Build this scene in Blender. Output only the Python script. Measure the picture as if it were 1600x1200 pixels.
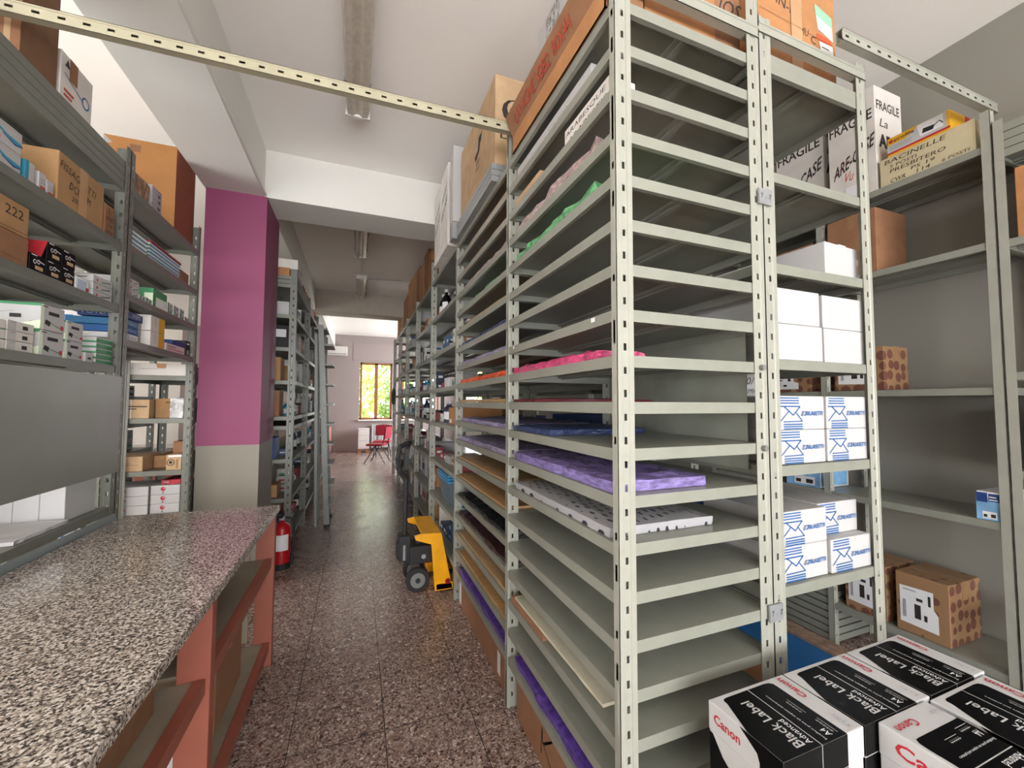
import bpy, math, random
from mathutils import Matrix, Vector
random.seed(7)
S = bpy.context.scene
C = S.collection
for o in list(bpy.data.objects): bpy.data.objects.remove(o)

# ---------------------------------------------------------------- camera
F, YAW, PITCH, ROLL = 630.6, .366537, .0475, .00337
cy, sy, cp, sp = math.cos(YAW), math.sin(YAW), math.cos(PITCH), math.sin(PITCH)
fw = Vector((sy*cp, cy*cp, sp)); rt = Vector((cy, -sy, 0)); up = rt.cross(fw)
r2 = rt*math.cos(ROLL) + up*math.sin(ROLL); u2 = -rt*math.sin(ROLL) + up*math.cos(ROLL)
cam = bpy.data.cameras.new('camera'); camo = bpy.data.objects.new('camera', cam); C.objects.link(camo)
cam.sensor_width = 36; cam.lens = 36*F/1600; cam.clip_start = .05; cam.clip_end = 200
m = Matrix((r2, u2, -fw)).transposed().to_4x4(); m.translation = (0, 0, 1.5); camo.matrix_world = m
S.camera = camo
S.view_settings.view_transform = 'Standard'; S.view_settings.look = 'None'
S.view_settings.gamma = 1; S.view_settings.use_curve_mapping = False
S.view_settings.exposure = 0.0

# ---------------------------------------------------------------- world + daylight
W = bpy.data.worlds.new('world'); S.world = W; W.use_nodes = True
bg = W.node_tree.nodes['Background']; bg.inputs[0].default_value = (.93, .96, 1, 1); bg.inputs[1].default_value = 9.0
def area(name, loc, rot, sx, sy_, power, col=(1, 1, 1), portal=False):
    l = bpy.data.lights.new(name, 'AREA'); l.shape = 'RECTANGLE'; l.size = sx; l.size_y = sy_; l.energy = power; l.color = col
    if portal: l.cycles.is_portal = True
    o = bpy.data.objects.new(name, l); C.objects.link(o); o.location = loc; o.rotation_euler = rot; return o
H = math.pi/2
# daylight of the shop front behind the camera, of the windows on the left and right
area('shopfront_daylight', (-.3, -4.9, 1.6), (H+.34, 0, 0), 6.4, 2.5, 248, (1, .97, .935))
area('side_window_daylight', (-4.42, 2.4, 1.9), (0, -H, 0), 1.7, 2.0, 70, (1, .95, .87))
area('far_side_window_daylight', (3.14, 11.2, 1.85), (0, H, 0), 1.7, 2.6, 130, (.97, .98, 1))
area('far_window_portal', (.56, 13.62, 1.86), (-H, 0, 0), 1.0, 1.8, 1, portal=True)
area('far_window_portal', (1.95, 13.62, 1.86), (-H, 0, 0), 1.2, 1.8, 1, portal=True)
sun = bpy.data.lights.new('sun', 'SUN'); sun.energy = 9; sun.angle = .01; sun.color = (1, .95, .85)
suno = bpy.data.objects.new('sun', sun); C.objects.link(suno)
suno.rotation_euler = Vector((.45, .75, -.75)).to_track_quat('-Z', 'Y').to_euler()

# ---------------------------------------------------------------- materials
def lin(c):
    if isinstance(c, str):
        c = [int(c[i:i+2], 16)/255 for i in (0, 2, 4)]
    return tuple(((x+.055)/1.055)**2.4 if x > .04045 else x/12.92 for x in c)+(1,)
MC = {}
def mat(name, col, rough=.6, metal=0, var=.0, scale=8., bump=0, alpha=1, stretch=None, spec=None):
    key = (name,)
    if key in MC: return MC[key]
    m = bpy.data.materials.new(name); m.use_nodes = True; nt = m.node_tree; p = nt.nodes['Principled BSDF']
    c = lin(col); p.inputs['Base Color'].default_value = c; p.inputs['Roughness'].default_value = rough; p.inputs['Metallic'].default_value = metal
    if spec is not None: p.inputs['Specular IOR Level'].default_value = spec
    if alpha < 1: p.inputs['Alpha'].default_value = alpha
    tc = nt.nodes.new('ShaderNodeTexCoord'); mp = nt.nodes.new('ShaderNodeMapping'); nz = nt.nodes.new('ShaderNodeTexNoise')
    nt.links.new(tc.outputs['Object'], mp.inputs[0]); nt.links.new(mp.outputs[0], nz.inputs[0])
    if stretch: mp.inputs['Scale'].default_value = stretch
    nz.inputs['Scale'].default_value = scale; nz.inputs['Detail'].default_value = 5
    v = var or .04
    cr = nt.nodes.new('ShaderNodeValToRGB'); cr.color_ramp.elements[0].position = .3; cr.color_ramp.elements[1].position = .7
    cr.color_ramp.elements[0].color = tuple(x*(1-v) for x in c[:3])+(1,); cr.color_ramp.elements[1].color = tuple(min(1, x*(1+v)) for x in c[:3])+(1,)
    nt.links.new(nz.outputs[0], cr.inputs[0]); nt.links.new(cr.outputs[0], p.inputs['Base Color'])
    if bump:
        b = nt.nodes.new('ShaderNodeBump'); b.inputs['Strength'].default_value = bump; b.inputs['Distance'].default_value = .01
        nt.links.new(nz.outputs[0], b.inputs['Height']); nt.links.new(b.outputs[0], p.inputs['Normal'])
    MC[key] = m; return m
def metal(name, col): return mat(name, col, .42, .0, .05, 14, .02)
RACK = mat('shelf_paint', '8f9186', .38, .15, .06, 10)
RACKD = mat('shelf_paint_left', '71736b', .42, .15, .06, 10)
POST = mat('post_paint', '9e9f94', .42, .1, .05, 12)
GALV = mat('galvanised', '9a9d9e', .45, .4, .12, 60)
KR = [mat('kraft_card_%s' % n, c, .8, 0, .10, 14, .05) for n, c in (('tan', 'a78158'), ('orange', 'ad7a4e'), ('dark', '77543a'), ('light', 'b99b78'), ('brown', '8e6548'))]
TAN, ORG, DRK, LGT, BRN = KR
WHT = mat('white_card', 'bab9b9', .6, 0, .02, 9)
OFFW = mat('off_white_card', 'd6d1cb', .65, 0, .05, 9)
GRYC = mat('grey_card', '9a9896', .7, 0, .08, 9)
BLK = mat('black_gloss', '08080a', .35, spec=.10)
BLKM = mat('black_matt', '1c1c1e', .6)
RUB = mat('black_rubber', '242325', .75)
RED = mat('red_ink', 'b3202f', .5)
REDP = mat('red_paint', 'a8101a', .3)
BLUE = mat('blue_ink', '1c5c9c', .5)
BLUD = mat('dark_blue', '24407a', .5)
TEAL = mat('teal_ink', '2f8fae', .5)
GRN = mat('green_ink', '3f8a5c', .5)
LGRN = mat('pale_green_card', 'd9e6cc', .6)
YEL = mat('yellow_ink', 'e0a91c', .5)
YELP = mat('yellow_paint', 'f0a808', .35, 0, .12, 9)
INK = mat('marker_ink', '2b2622', .7)
REDM = mat('red_marker', 'b5402f', .7)
TAPE = mat('packing_tape', '93704e', .3)
TAPEL = mat('clear_tape', 'b88f68', .3)
LAB = mat('paper_label', 'dfe0e2', .6)
SAL = mat('salmon_paint', '8f5040', .5, 0, .06, 8)
SALD = mat('inner_board', '8d8272', .7, 0, .12, 6)
MAG = mat('magenta_paint', '85395e', .55, 0, .02, 3)
GRP = mat('pillar_grey_paint', '857f74', .55, 0, .02, 3)
CEIL = mat('ceiling_paint', 'f7f4ef', .8, 0, .025, 1.2)
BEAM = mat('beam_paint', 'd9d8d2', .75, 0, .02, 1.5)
WALLR = mat('wall_paint_grey', '87847c', .75, 0, .04, 1.4)
WALLL = mat('wall_paint_cream', 'f2ebdc', .75, 0, .03, 1.4)
WALLF = mat('wall_paint_lilac', '9d908d', .75, 0, .03, 1.4)
WOOD = mat('window_wood', '8a5a32', .5, 0, .15, 12)
PLY = mat('plywood', 'b08a5a', .65, 0, .15, 6, 0, 1, (1, 12, 1))
ALU = mat('aluminium', '7d7e7a', .45, .2, .06, 20)
GREEN = mat('shelf_end_green', '5d6b60', .5)
PINKF = mat('red_fabric', '9c1f33', .8)
def ncol(m): return m

def terrazzo():
    m = bpy.data.materials.new('terrazzo_tiles'); m.use_nodes = True; nt = m.node_tree; N = nt.nodes; L = nt.links; p = N['Principled BSDF']
    tc = N.new('ShaderNodeTexCoord')
    def vor(sc, ramp, inter='CONSTANT'):
        v = N.new('ShaderNodeTexVoronoi'); v.inputs['Scale'].default_value = sc; L.new(tc.outputs['Object'], v.inputs['Vector'])
        s = N.new('ShaderNodeSeparateColor'); L.new(v.outputs['Color'], s.inputs[0])
        r = N.new('ShaderNodeValToRGB'); r.color_ramp.interpolation = inter
        e = r.color_ramp.elements; e[0].position = 0; e[0].color = lin(ramp[0][1]); e[1].position = ramp[1][0]; e[1].color = lin(ramp[1][1])
        for pos, c in ramp[2:]:
            x = e.new(pos); x.color = lin(c)
        L.new(s.outputs[0], r.inputs[0]); return v, r
    v1, a = vor(78, [(0, '6a5650'), (.22, '9a857c'), (.40, '82695f'), (.58, 'b09d92'), (.72, '4a3733'), (.82, '937568'), (.93, 'cfc0b4')])
    v2, b = vor(150, [(0, '77645c'), (.3, 'a08c82'), (.6, '4f3e39'), (.75, 'b8a69b'), (.9, '84695f')])
    nz = N.new('ShaderNodeTexNoise'); nz.inputs['Scale'].default_value = 45; L.new(tc.outputs['Object'], nz.inputs[0])
    cr = N.new('ShaderNodeValToRGB'); cr.color_ramp.elements[0].position = .47; cr.color_ramp.elements[1].position = .53; L.new(nz.outputs[0], cr.inputs[0])
    mx = N.new('ShaderNodeMix'); mx.data_type = 'RGBA'; L.new(cr.outputs[0], mx.inputs[0]); L.new(a.outputs[0], mx.inputs[6]); L.new(b.outputs[0], mx.inputs[7])
    sx = N.new('ShaderNodeSeparateXYZ'); L.new(tc.outputs['Object'], sx.inputs[0])
    def line(o, off):
        ad = N.new('ShaderNodeMath'); ad.operation = 'ADD'; ad.inputs[1].default_value = off; L.new(sx.outputs[o], ad.inputs[0])
        d = N.new('ShaderNodeMath'); d.operation = 'PINGPONG'; d.inputs[1].default_value = .2; L.new(ad.outputs[0], d.inputs[0])
        g = N.new('ShaderNodeMath'); g.operation = 'LESS_THAN'; g.inputs[1].default_value = .0022; L.new(d.outputs[0], g.inputs[0]); return g
    g1 = line(0, 4.25); g2 = line(1, .4)
    mxx = N.new('ShaderNodeMath'); mxx.operation = 'MAXIMUM'; L.new(g1.outputs[0], mxx.inputs[0]); L.new(g2.outputs[0], mxx.inputs[1])
    m2 = N.new('ShaderNodeMix'); m2.data_type = 'RGBA'; L.new(mxx.outputs[0], m2.inputs[0]); L.new(mx.outputs[2], m2.inputs[6]); m2.inputs[7].default_value = lin('3f3836')
    L.new(m2.outputs[2], p.inputs['Base Color'])
    rn = N.new('ShaderNodeTexNoise'); rn.inputs['Scale'].default_value = 3; L.new(tc.outputs['Object'], rn.inputs[0])
    mr = N.new('ShaderNodeMapRange'); mr.inputs[3].default_value = .17; mr.inputs[4].default_value = .34; L.new(rn.outputs[0], mr.inputs[0]); L.new(mr.outputs[0], p.inputs['Roughness'])
    return m
def granite():
    m = bpy.data.materials.new('granite'); m.use_nodes = True; nt = m.node_tree; N = nt.nodes; L = nt.links; p = N['Principled BSDF']
    tc = N.new('ShaderNodeTexCoord')
    v = N.new('ShaderNodeTexVoronoi'); v.inputs['Scale'].default_value = 210; L.new(tc.outputs['Object'], v.inputs['Vector'])
    s = N.new('ShaderNodeSeparateColor'); L.new(v.outputs['Color'], s.inputs[0])
    nz = N.new('ShaderNodeTexNoise'); nz.inputs['Scale'].default_value = 110; nz.inputs['Detail'].default_value = 3; L.new(tc.outputs['Object'], nz.inputs[0])
    ad = N.new('ShaderNodeMath'); ad.operation = 'MULTIPLY_ADD'; L.new(nz.outputs[0], ad.inputs[0]); ad.inputs[1].default_value = 1.3; ad.inputs[2].default_value = -.65
    a2 = N.new('ShaderNodeMath'); a2.operation = 'ADD'; L.new(ad.outputs[0], a2.inputs[0]); L.new(s.outputs[0], a2.inputs[1])
    r = N.new('ShaderNodeValToRGB'); r.color_ramp.interpolation = 'CONSTANT'; e = r.color_ramp.elements
    e[0].position = 0; e[0].color = lin('3a3634'); e[1].position = .22; e[1].color = lin('6e645e')
    for pos, c in ((.42, '94887d'), (.62, 'b4aaa0'), (.85, 'd0c9c2')):
        x = e.new(pos); x.color = lin(c)
    L.new(a2.outputs[0], r.inputs[0]); L.new(r.outputs[0], p.inputs['Base Color']); p.inputs['Roughness'].default_value = .16
    return m
TERR = terrazzo(); GRAN = granite()
def glassy(name, col, a):
    m = mat(name, col, .15, 0, .2, 30, .6); 
    p = m.node_tree.nodes['Principled BSDF']; p.inputs['Alpha'].default_value = a; return m
def wrapm(name, col, var=.35, scale=26): return mat(name, col, .32, 0, var, scale, .9, 1, (1, 1, 3))
def pattern(name, base, ink, scale=26, rot=.7):
    m = bpy.data.materials.new(name); m.use_nodes = True; nt = m.node_tree; N = nt.nodes; L = nt.links; p = N['Principled BSDF']
    tc = N.new('ShaderNodeTexCoord'); mp = N.new('ShaderNodeMapping'); mp.inputs['Rotation'].default_value = (0, 0, rot); mp.inputs['Scale'].default_value = (1.5, .55, 1); L.new(tc.outputs['Object'], mp.inputs[0])
    b = N.new('ShaderNodeTexVoronoi'); b.inputs['Scale'].default_value = scale; b.inputs['Randomness'].default_value = .15; L.new(mp.outputs[0], b.inputs['Vector'])
    r = N.new('ShaderNodeValToRGB'); r.color_ramp.interpolation = 'CONSTANT'; e = r.color_ramp.elements; e[0].position = 0; e[0].color = lin(ink); e[1].position = .27; e[1].color = lin(base)
    L.new(b.outputs['Distance'], r.inputs[0]); L.new(r.outputs[0], p.inputs['Base Color']); p.inputs['Roughness'].default_value = .35
    return m
PATW = pattern('patterned_wrap_white', 'a4a3a6', '2f3038')
PATB = pattern('patterned_wrap_black', '1d2023', '4a4c50')
PATR = pattern('patterned_wrap_maroon', '3a2426', '6a5a56')
def dots(name, base, ink):
    m = bpy.data.materials.new(name); m.use_nodes = True; nt = m.node_tree; N = nt.nodes; L = nt.links; p = N['Principled BSDF']
    tc = N.new('ShaderNodeTexCoord'); v = N.new('ShaderNodeTexVoronoi'); v.inputs['Scale'].default_value = 15; v.inputs['Randomness'].default_value = .35
    L.new(tc.outputs['Object'], v.inputs['Vector'])
    r = N.new('ShaderNodeValToRGB'); r.color_ramp.interpolation = 'CONSTANT'; e = r.color_ramp.elements; e[0].position = 0; e[0].color = lin(ink); e[1].position = .42; e[1].color = lin(base)
    L.new(v.outputs['Distance'], r.inputs[0]); L.new(r.outputs[0], p.inputs['Base Color']); p.inputs['Roughness'].default_value = .5
    return m
DOTS = dots('flower_printed_card', '927252', '6b4438')

# ---------------------------------------------------------------- mesh builder
class MB:
    def __init__(s): s.v = []; s.f = []; s.m = []; s.mats = []
    def mi(s, m):
        if m not in s.mats: s.mats.append(m)
        return s.mats.index(m)
    def add(s, vs, fs, m):
        n = len(s.v); s.v += [tuple(v) for v in vs]; k = s.mi(m)
        for f in fs: s.f.append(tuple(i+n for i in f)); s.m.append(k)
        return s
    def box(s, x0, y0, z0, x1, y1, z1, m):
        return s.add([(x0, y0, z0), (x1, y0, z0), (x1, y1, z0), (x0, y1, z0), (x0, y0, z1), (x1, y0, z1), (x1, y1, z1), (x0, y1, z1)],
            [(0, 3, 2, 1), (4, 5, 6, 7), (0, 1, 5, 4), (1, 2, 6, 5), (2, 3, 7, 6), (3, 0, 4, 7)], m)
    def cyl(s, p0, p1, r0, r1, n, m, caps=True):
        p0 = Vector(p0); p1 = Vector(p1); d = (p1-p0).normalized(); a = d.orthogonal().normalized(); b = d.cross(a)
        vs = []
        for p, r in ((p0, r0), (p1, r1)):
            for i in range(n):
                t = 2*math.pi*i/n; vs.append(p+(a*math.cos(t)+b*math.sin(t))*r)
        fs = [(i, (i+1) % n, n+(i+1) % n, n+i) for i in range(n)]
        if caps: fs += [tuple(range(n-1, -1, -1)), tuple(range(n, 2*n))]
        return s.add(vs, fs, m)
    def tube(s, pts, r, m, n=8):
        for a, b in zip(pts, pts[1:]): s.cyl(a, b, r, r, n, m)
        return s
    def lathe(s, prof, c, n, m):
        vs = []; fs = []
        for r, z in prof:
            for i in range(n): t = 2*math.pi*i/n; vs.append((c[0]+r*math.cos(t), c[1]+r*math.sin(t), c[2]+z))
        for k in range(len(prof)-1):
            for i in range(n): fs.append((k*n+i, k*n+(i+1) % n, (k+1)*n+(i+1) % n, (k+1)*n+i))
        fs += [tuple(range(n-1, -1, -1)), tuple(range((len(prof)-1)*n, len(prof)*n))]
        return s.add(vs, fs, m)
    def prism(s, pts, o, r, u, t, m):
        """polygon pts (2D) in the frame o,r,u pushed t along r x u, closed both sides"""
        o, r, u = Vector(o), Vector(r), Vector(u); n = r.cross(u).normalized()
        k = len(pts); A = [o+r*x+u*y for x, y in pts]; B = [p+n*t for p in A]
        return s.add(A+B, [tuple(range(k-1, -1, -1)), tuple(range(k, 2*k))]+[(i, (i+1) % k, k+(i+1) % k, k+i) for i in range(k)], m)
    def build(s, name, parent=None, loc=None, rot=None, smooth=False, bevel=0, solid=0):
        me = bpy.data.meshes.new(name); me.from_pydata(s.v, [], s.f)
        for x in s.mats: me.materials.append(x)
        me.polygons.foreach_set('material_index', s.m)
        if smooth: me.polygons.foreach_set('use_smooth', [True]*len(s.f))
        me.update()
        return link(name, me, parent, loc, rot, bevel, solid)
BO = []
def link(name, me, parent=None, loc=None, rot=None, bevel=0, solid=0):
    o = bpy.data.objects.new(name, me); C.objects.link(o); BO.append(o)
    if parent: o.parent = parent
    if loc: o.location = loc
    if rot: o.rotation_euler = (0, 0, rot)
    if bevel:
        b = o.modifiers.new('bevel', 'BEVEL'); b.width = bevel; b.segments = 2; b.limit_method = 'ANGLE'
    if solid:
        b = o.modifiers.new('solid', 'SOLIDIFY'); b.thickness = solid; b.offset = -1
    return o
def tag(o, label, cat, group=None, kind=None):
    o['label'] = label; o['category'] = cat
    if group: o['group'] = group
    if kind: o['kind'] = kind
    return o
def empty(name, loc, rot=0):
    o = bpy.data.objects.new(name, None); C.objects.link(o); o.location = loc; o.rotation_euler = (0, 0, rot); o.empty_display_size = .05; return o
def struct(o): o['kind'] = 'structure'; return o

# text -> flat polygons, cached
TC = {}
def text_mesh(t, bold=0):
    k = (t, bold)
    if k not in TC:
        cu = bpy.data.curves.new('t', 'FONT'); cu.body = t; cu.size = 1; cu.resolution_u = 2; cu.fill_mode = 'FRONT'; cu.offset = bold
        ob = bpy.data.objects.new('t', cu); C.objects.link(ob); bpy.context.view_layer.update()
        me = bpy.data.meshes.new_from_object(ob); vs = [tuple(v.co[:2]) for v in me.vertices]; fs = [tuple(p.vertices) for p in me.polygons]
        bpy.data.objects.remove(ob); bpy.data.curves.remove(cu); bpy.data.meshes.remove(me)
        if not vs: vs = [(0, 0)]
        x0 = min(v[0] for v in vs); y0 = min(v[1] for v in vs); x1 = max(v[0] for v in vs); y1 = max(v[1] for v in vs)
        TC[k] = ([((x-x0), (y-y0)) for x, y in vs], fs, x1-x0, y1-y0)
    return TC[k]
FR = {'-y': ((-1, -1, 0), (1, 0, 0), (0, 0, 1)), '-x': ((-1, 1, 0), (0, -1, 0), (0, 0, 1)), '+x': ((1, -1, 0), (0, 1, 0), (0, 0, 1)),
      '+y': ((1, 1, 0), (-1, 0, 0), (0, 0, 1)), '+z': ((-1, -1, 2), (1, 0, 0), (0, 1, 0)), '+zx': ((1, -1, 2), (0, 1, 0), (-1, 0, 0))}
def prints(items, face, w, d, h, mb, lift=.0006):
    o, r, u = FR[face]; o = Vector((o[0]*w/2, o[1]*d/2, o[2]*h/2)); r = Vector(r); u = Vector(u); n = r.cross(u)
    Wd = {'-y': w, '+y': w, '-x': d, '+x': d, '+z': w, '+zx': d}[face]; Hh = {'-y': h, '+y': h, '-x': h, '+x': h, '+z': d, '+zx': w}[face]
    for k, it in enumerate(items):
        q = o+n*(lift+.00025*k)
        if it[0] == 'r': _, x0, y0, x1, y1, c = it; P = [(x0, y0), (x1, y0), (x1, y1), (x0, y1)]; mb.add([q+r*(x*Wd)+u*(y*Hh) for x, y in P], [(0, 1, 2, 3)], c)
        elif it[0] == 'p': P = it[1]; mb.add([q+r*(x*Wd)+u*(y*Hh) for x, y in P], [tuple(range(len(P)))], it[2])
        elif it[0] == 'c':
            _, x, y, rr, c = it; mb.add([q+r*(x*Wd+rr*Hh*math.cos(a*.5236))+u*(y*Hh+rr*Hh*math.sin(a*.5236)) for a in range(12)], [tuple(range(12))], c)
        elif it[0] == 'l':
            _, P, wd, c = it; wd *= Hh
            for a, b in zip(P, P[1:]):
                A = Vector((a[0]*Wd, a[1]*Hh)); B = Vector((b[0]*Wd, b[1]*Hh)); t = (B-A)
                if t.length < 1e-6: continue
                s_ = Vector((-t.y, t.x)).normalized()*wd/2
                mb.add([q+r*v.x+u*v.y for v in (A-s_, B-s_, B+s_, A+s_)], [(0, 1, 2, 3)], c)
        elif it[0] == 't':
            _, t, x, y, hh, c = it[:6]; fwid = it[6] if len(it) > 6 else None; sh = it[7] if len(it) > 7 else 0; bold = it[8] if len(it) > 8 else 0
            vs, fs, tw, th = text_mesh(t, bold); sc = hh*Hh/th; sx_ = fwid*Wd/tw if fwid else sc
            rise = it[9] if len(it) > 9 else 0
            mb.add([q+r*(x*Wd+a*sx_+b*sc*sh)+u*(y*Hh+b*sc+a*sx_*rise) for a, b in vs], fs, c)

def carton(label, x0, y0, z0, x1, y1, z1, m, pr=None, tape=None, name='cardboard_box', cat='box', group=None, rot=0, bevel=.003, flap=True, extra=None):
    """a closed box: body, tape, printing; returns the root"""
    w, d, h = x1-x0, y1-y0, z1-z0; loc = ((x0+x1)/2, (y0+y1)/2, z0)
    simple = not pr and not tape and not flap
    mb = MB().box(-w/2, -d/2, 0, w/2, d/2, h, m)
    if simple:
        return tag(mb.build(name, None, loc, rot, bevel=bevel), label, cat, group)
    root = empty(name, loc, rot); tag(root, label, cat, group)
    mb.build('body', root, bevel=bevel)
    if flap:
        f = MB(); t = .0012
        f.box(-w/2+.002, -.001, h, w/2-.002, .001, h+t, DRK if m in KR else GRYC); f.build('flap_seam', root)
    if tape:
        f = MB(); ax, tm = tape; tw = min(.05, .3*min(w, d)); t = .0008
        if ax == 'x':
            f.box(-w/2-t, -tw/2, h, w/2+t, tw/2, h+.002, tm); f.box(-w/2-t, -tw/2, h*.7, -w/2, tw/2, h, tm); f.box(w/2, -tw/2, h*.7, w/2+t, tw/2, h, tm)
        else:
            f.box(-tw/2, -d/2-t, h, tw/2, d/2+t, h+.002, tm); f.box(-tw/2, -d/2-t, h*.7, tw/2, -d/2, h, tm); f.box(-tw/2, d/2, h*.7, tw/2, d/2+t, h, tm)
        f.build('tape', root)
    if pr:
        f = MB()
        for face, items in pr.items(): prints(items, face, w, d, h, f)
        f.build('printing', root)
    return root

# ---------------------------------------------------------------- the room
RX, LX, BY, FY, CZ = 3.22, -4.5, -5.0, 13.5, 3.61
struct(MB().box(LX-.3, BY-.3, -.15, RX+.3, FY+.3, 0, TERR).build('floor'))
struct(MB().box(LX-.3, BY-.3, CZ, RX+.3, FY+.3, CZ+.3, CEIL).build('ceiling'))
def wall_x(name, x0, x1, holes, m, y0, y1):
    mb = MB(); ys = [y0]
    for a, b, z0, z1 in holes:
        mb.box(x0, ys[-1], 0, x1, a, CZ, m); mb.box(x0, a, 0, x1, b, z0, m); mb.box(x0, a, z1, x1, b, CZ, m); ys.append(b)
    mb.box(x0, ys[-1], 0, x1, y1, CZ, m); return struct(mb.build(name))
def wall_y(name, y0, y1, holes, m, x0, x1):
    mb = MB(); xs = [x0]
    for a, b, z0, z1 in holes:
        mb.box(xs[-1], y0, 0, a, y1, CZ, m); mb.box(a, y0, 0, b, y1, z0, m); mb.box(a, y0, z1, b, y1, CZ, m); xs.append(b)
    mb.box(xs[-1], y0, 0, x1, y1, CZ, m); return struct(mb.build(name))
wall_x('wall_right', RX, RX+.25, [(9.9, 12.5, 1.0, 2.7)], WALLR, BY, FY)
wall_x('wall_left', LX-.25, LX, [(1.4, 3.4, 1.0, 2.8)], WALLL, BY, FY)
wall_y('wall_back', BY-.25, BY, [(-3.6, 3.0, .3, 2.95)], WALLF, LX, RX)
wall_y('wall_far', FY, FY+.25, [(.07, 1.06, .96, 2.77), (1.35, 2.55, .96, 2.77)], WALLF, LX, RX)
struct(MB().box(-1.165, BY, 3.21, -.75, 3.8, CZ, BEAM).box(-1.165, 3.8, 3.21, -.75, 8.2, CZ, BEAM).build('trim_1'))      # long beam
struct(MB().box(-.75, 3.8, 3.205, RX, 4.22, CZ, BEAM).build('trim_2'))
struct(MB().box(-1.165, 8.2, 3.2, RX, 8.62, CZ, mat('beam_paint_shaded', 'a69c90', .75)).build('trim_3'))  # far beam: same paint as the other beams, its shade put into the colour
struct(MB().box(-1.2, 8.62, 3.2, -.66, FY, CZ, BEAM).build('trim_4'))
struct(MB().box(-.75, BY, 3.215, -.735, 3.8, 3.235, BEAM).build('trim_5'))
o = empty('pillar', (-.945, 4.08, 0)); o['kind'] = 'structure'
MB().box(-.21, -.28, 1.16, .215, .28, 3.21, MAG).build('painted_upper', o)
MB().box(-.21, -.28, 0, .215, .28, 1.16, GRP).build('painted_lower', o)
struct(MB().box(-.13, FY-.02, 2.83, 1.35, FY, 3.38, WALLF).build('trim_6'))
def window(name, x0, x1, z0, z1, y):
    r = empty(name, ((x0+x1)/2, y, z0)); r['kind'] = 'structure'; w = x1-x0; h = z1-z0; f = MB(); t = .06
    for a, b, c, d in ((-w/2, 0, -w/2+t, h), (w/2-t, 0, w/2, h), (-w/2, 0, w/2, t), (-w/2, h-t, w/2, h), (-.05, 0, .05, h)): f.box(a, -.03, b, c, .03, d, WOOD)
    f.build('frame', r, bevel=.006)
    g = mat('window_glass', 'ffffff', .0); g.node_tree.nodes['Principled BSDF'].inputs['Transmission Weight'].default_value = 1; g.node_tree.nodes['Principled BSDF'].inputs['Alpha'].default_value = .12
    MB().box(-w/2+t, -.003, t, w/2-t, .003, h-t, g).build('pane', r)
    MB().box(-w/2-.04, -.18, -.04, w/2+.04, -.031, -.001, OFFW).build('sill', r)
    return r
window('window_1', .08, 1.05, .97, 2.76, FY+.08); window('window_2', 1.36, 2.54, .97, 2.76, FY+.08)
# recess and radiator under the far window
r = empty('radiator', (.78, FY-.09, .1)); tag(r, 'white panel radiator below the far window, behind the red chairs', 'radiator')
f = MB()
for k in range(9): f.box(-.33+k*.074, -.05, 0 if k not in (1, 7) else -.1, -.33+k*.074+.06, .04, .72, WHT)
f.build('fins', r, bevel=.006); MB().box(-.36, -.02, .05, .36, .02, .08, WHT).cyl((.36, 0, .06), (.40, 0, .06), .012, .012, 8, ALU).build('pipe', r)

# ---------------------------------------------------------------- racks
PM = {}
def post_mesh(h, sx, sy_, m, w=.06, wx=None, pitch=.07, off=.06, hw=.010, hh=.022, d=.003):
    key = (round(h, 3), sx, sy_, m.name, w, wx)
    if key in PM: return PM[key]
    w2 = wx or (.028 if sx > 0 else .042)
    US = [[0, q*.28, q*.33, q*.5-hw/2, q*.5+hw/2, q*.67, q*.72, q] for q in (w, w2)]; ds = [0, 0, d, d, d, d, 0, 0]
    zs = [0.]; hole = []
    z = off % pitch
    while z+hh < h:
        if z-hh/2 > 0: zs += [z-hh/2, z+hh/2]; hole.append(len(zs)-2)
        z += pitch
    zs.append(h); hs = set(hole); mb = MB()
    for fl in (0, 1):
        vs = []
        for zz in zs:
            for u_, d_ in zip(US[fl], ds if fl == 0 else [0]*8): vs.append((sx*u_, sy_*d_, zz) if fl == 0 else (sx*d_, sy_*u_, zz))
        k = 8; fs = []
        for i in range(len(zs)-1):
            for j in range(k-1):
                if i in hs and j == 3 and (fl == 0 or sx < 0): continue
                q = (i*k+j, i*k+j+1, (i+1)*k+j+1, (i+1)*k+j)
                if (sx*sy_ < 0) != (fl == 1): q = q[::-1]
                fs.append(q)
        mb.add(vs, fs, m)
    me = bpy.data.meshes.new('post'); me.from_pydata(mb.v, [], mb.f); me.materials.append(m); me.update(); PM[key] = me; return me
SM = {}
def shelf_mesh(w, l, m, lip=.036):
    key = (round(w, 3), round(l, 3), m.name)
    if key in SM: return SM[key]
    b = MB(); t = .0016
    b.box(0, 0, -t, w, l, 0, m)
    b.box(0, 0, -lip, w, t, -t, m); b.box(0, l-t, -lip, w, l, -t, m); b.box(0, t, -lip, t, l-t, -t, m); b.box(w-t, t, -lip, w, l-t, -t, m)
    rr = .016
    b.box(t, t, -lip, w-t, rr, -lip+t, m); b.box(t, l-rr, -lip, w-t, l-t, -lip+t, m); b.box(t, rr, -lip, rr, l-rr, -lip+t, m); b.box(w-rr, rr, -lip, w-t, l-rr, -lip+t, m)
    b.box(w*.5-.028, .004, -.012, w*.5+.028, l-.004, -t-.0002, m); b.box(w*.5-.010, .004, -.018, w*.5+.010, l-.004, -.012, m)
    me = bpy.data.meshes.new('shelf'); me.from_pydata(b.v, [], b.f); me.materials.append(m); me.update(); SM[key] = me; return me
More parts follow.
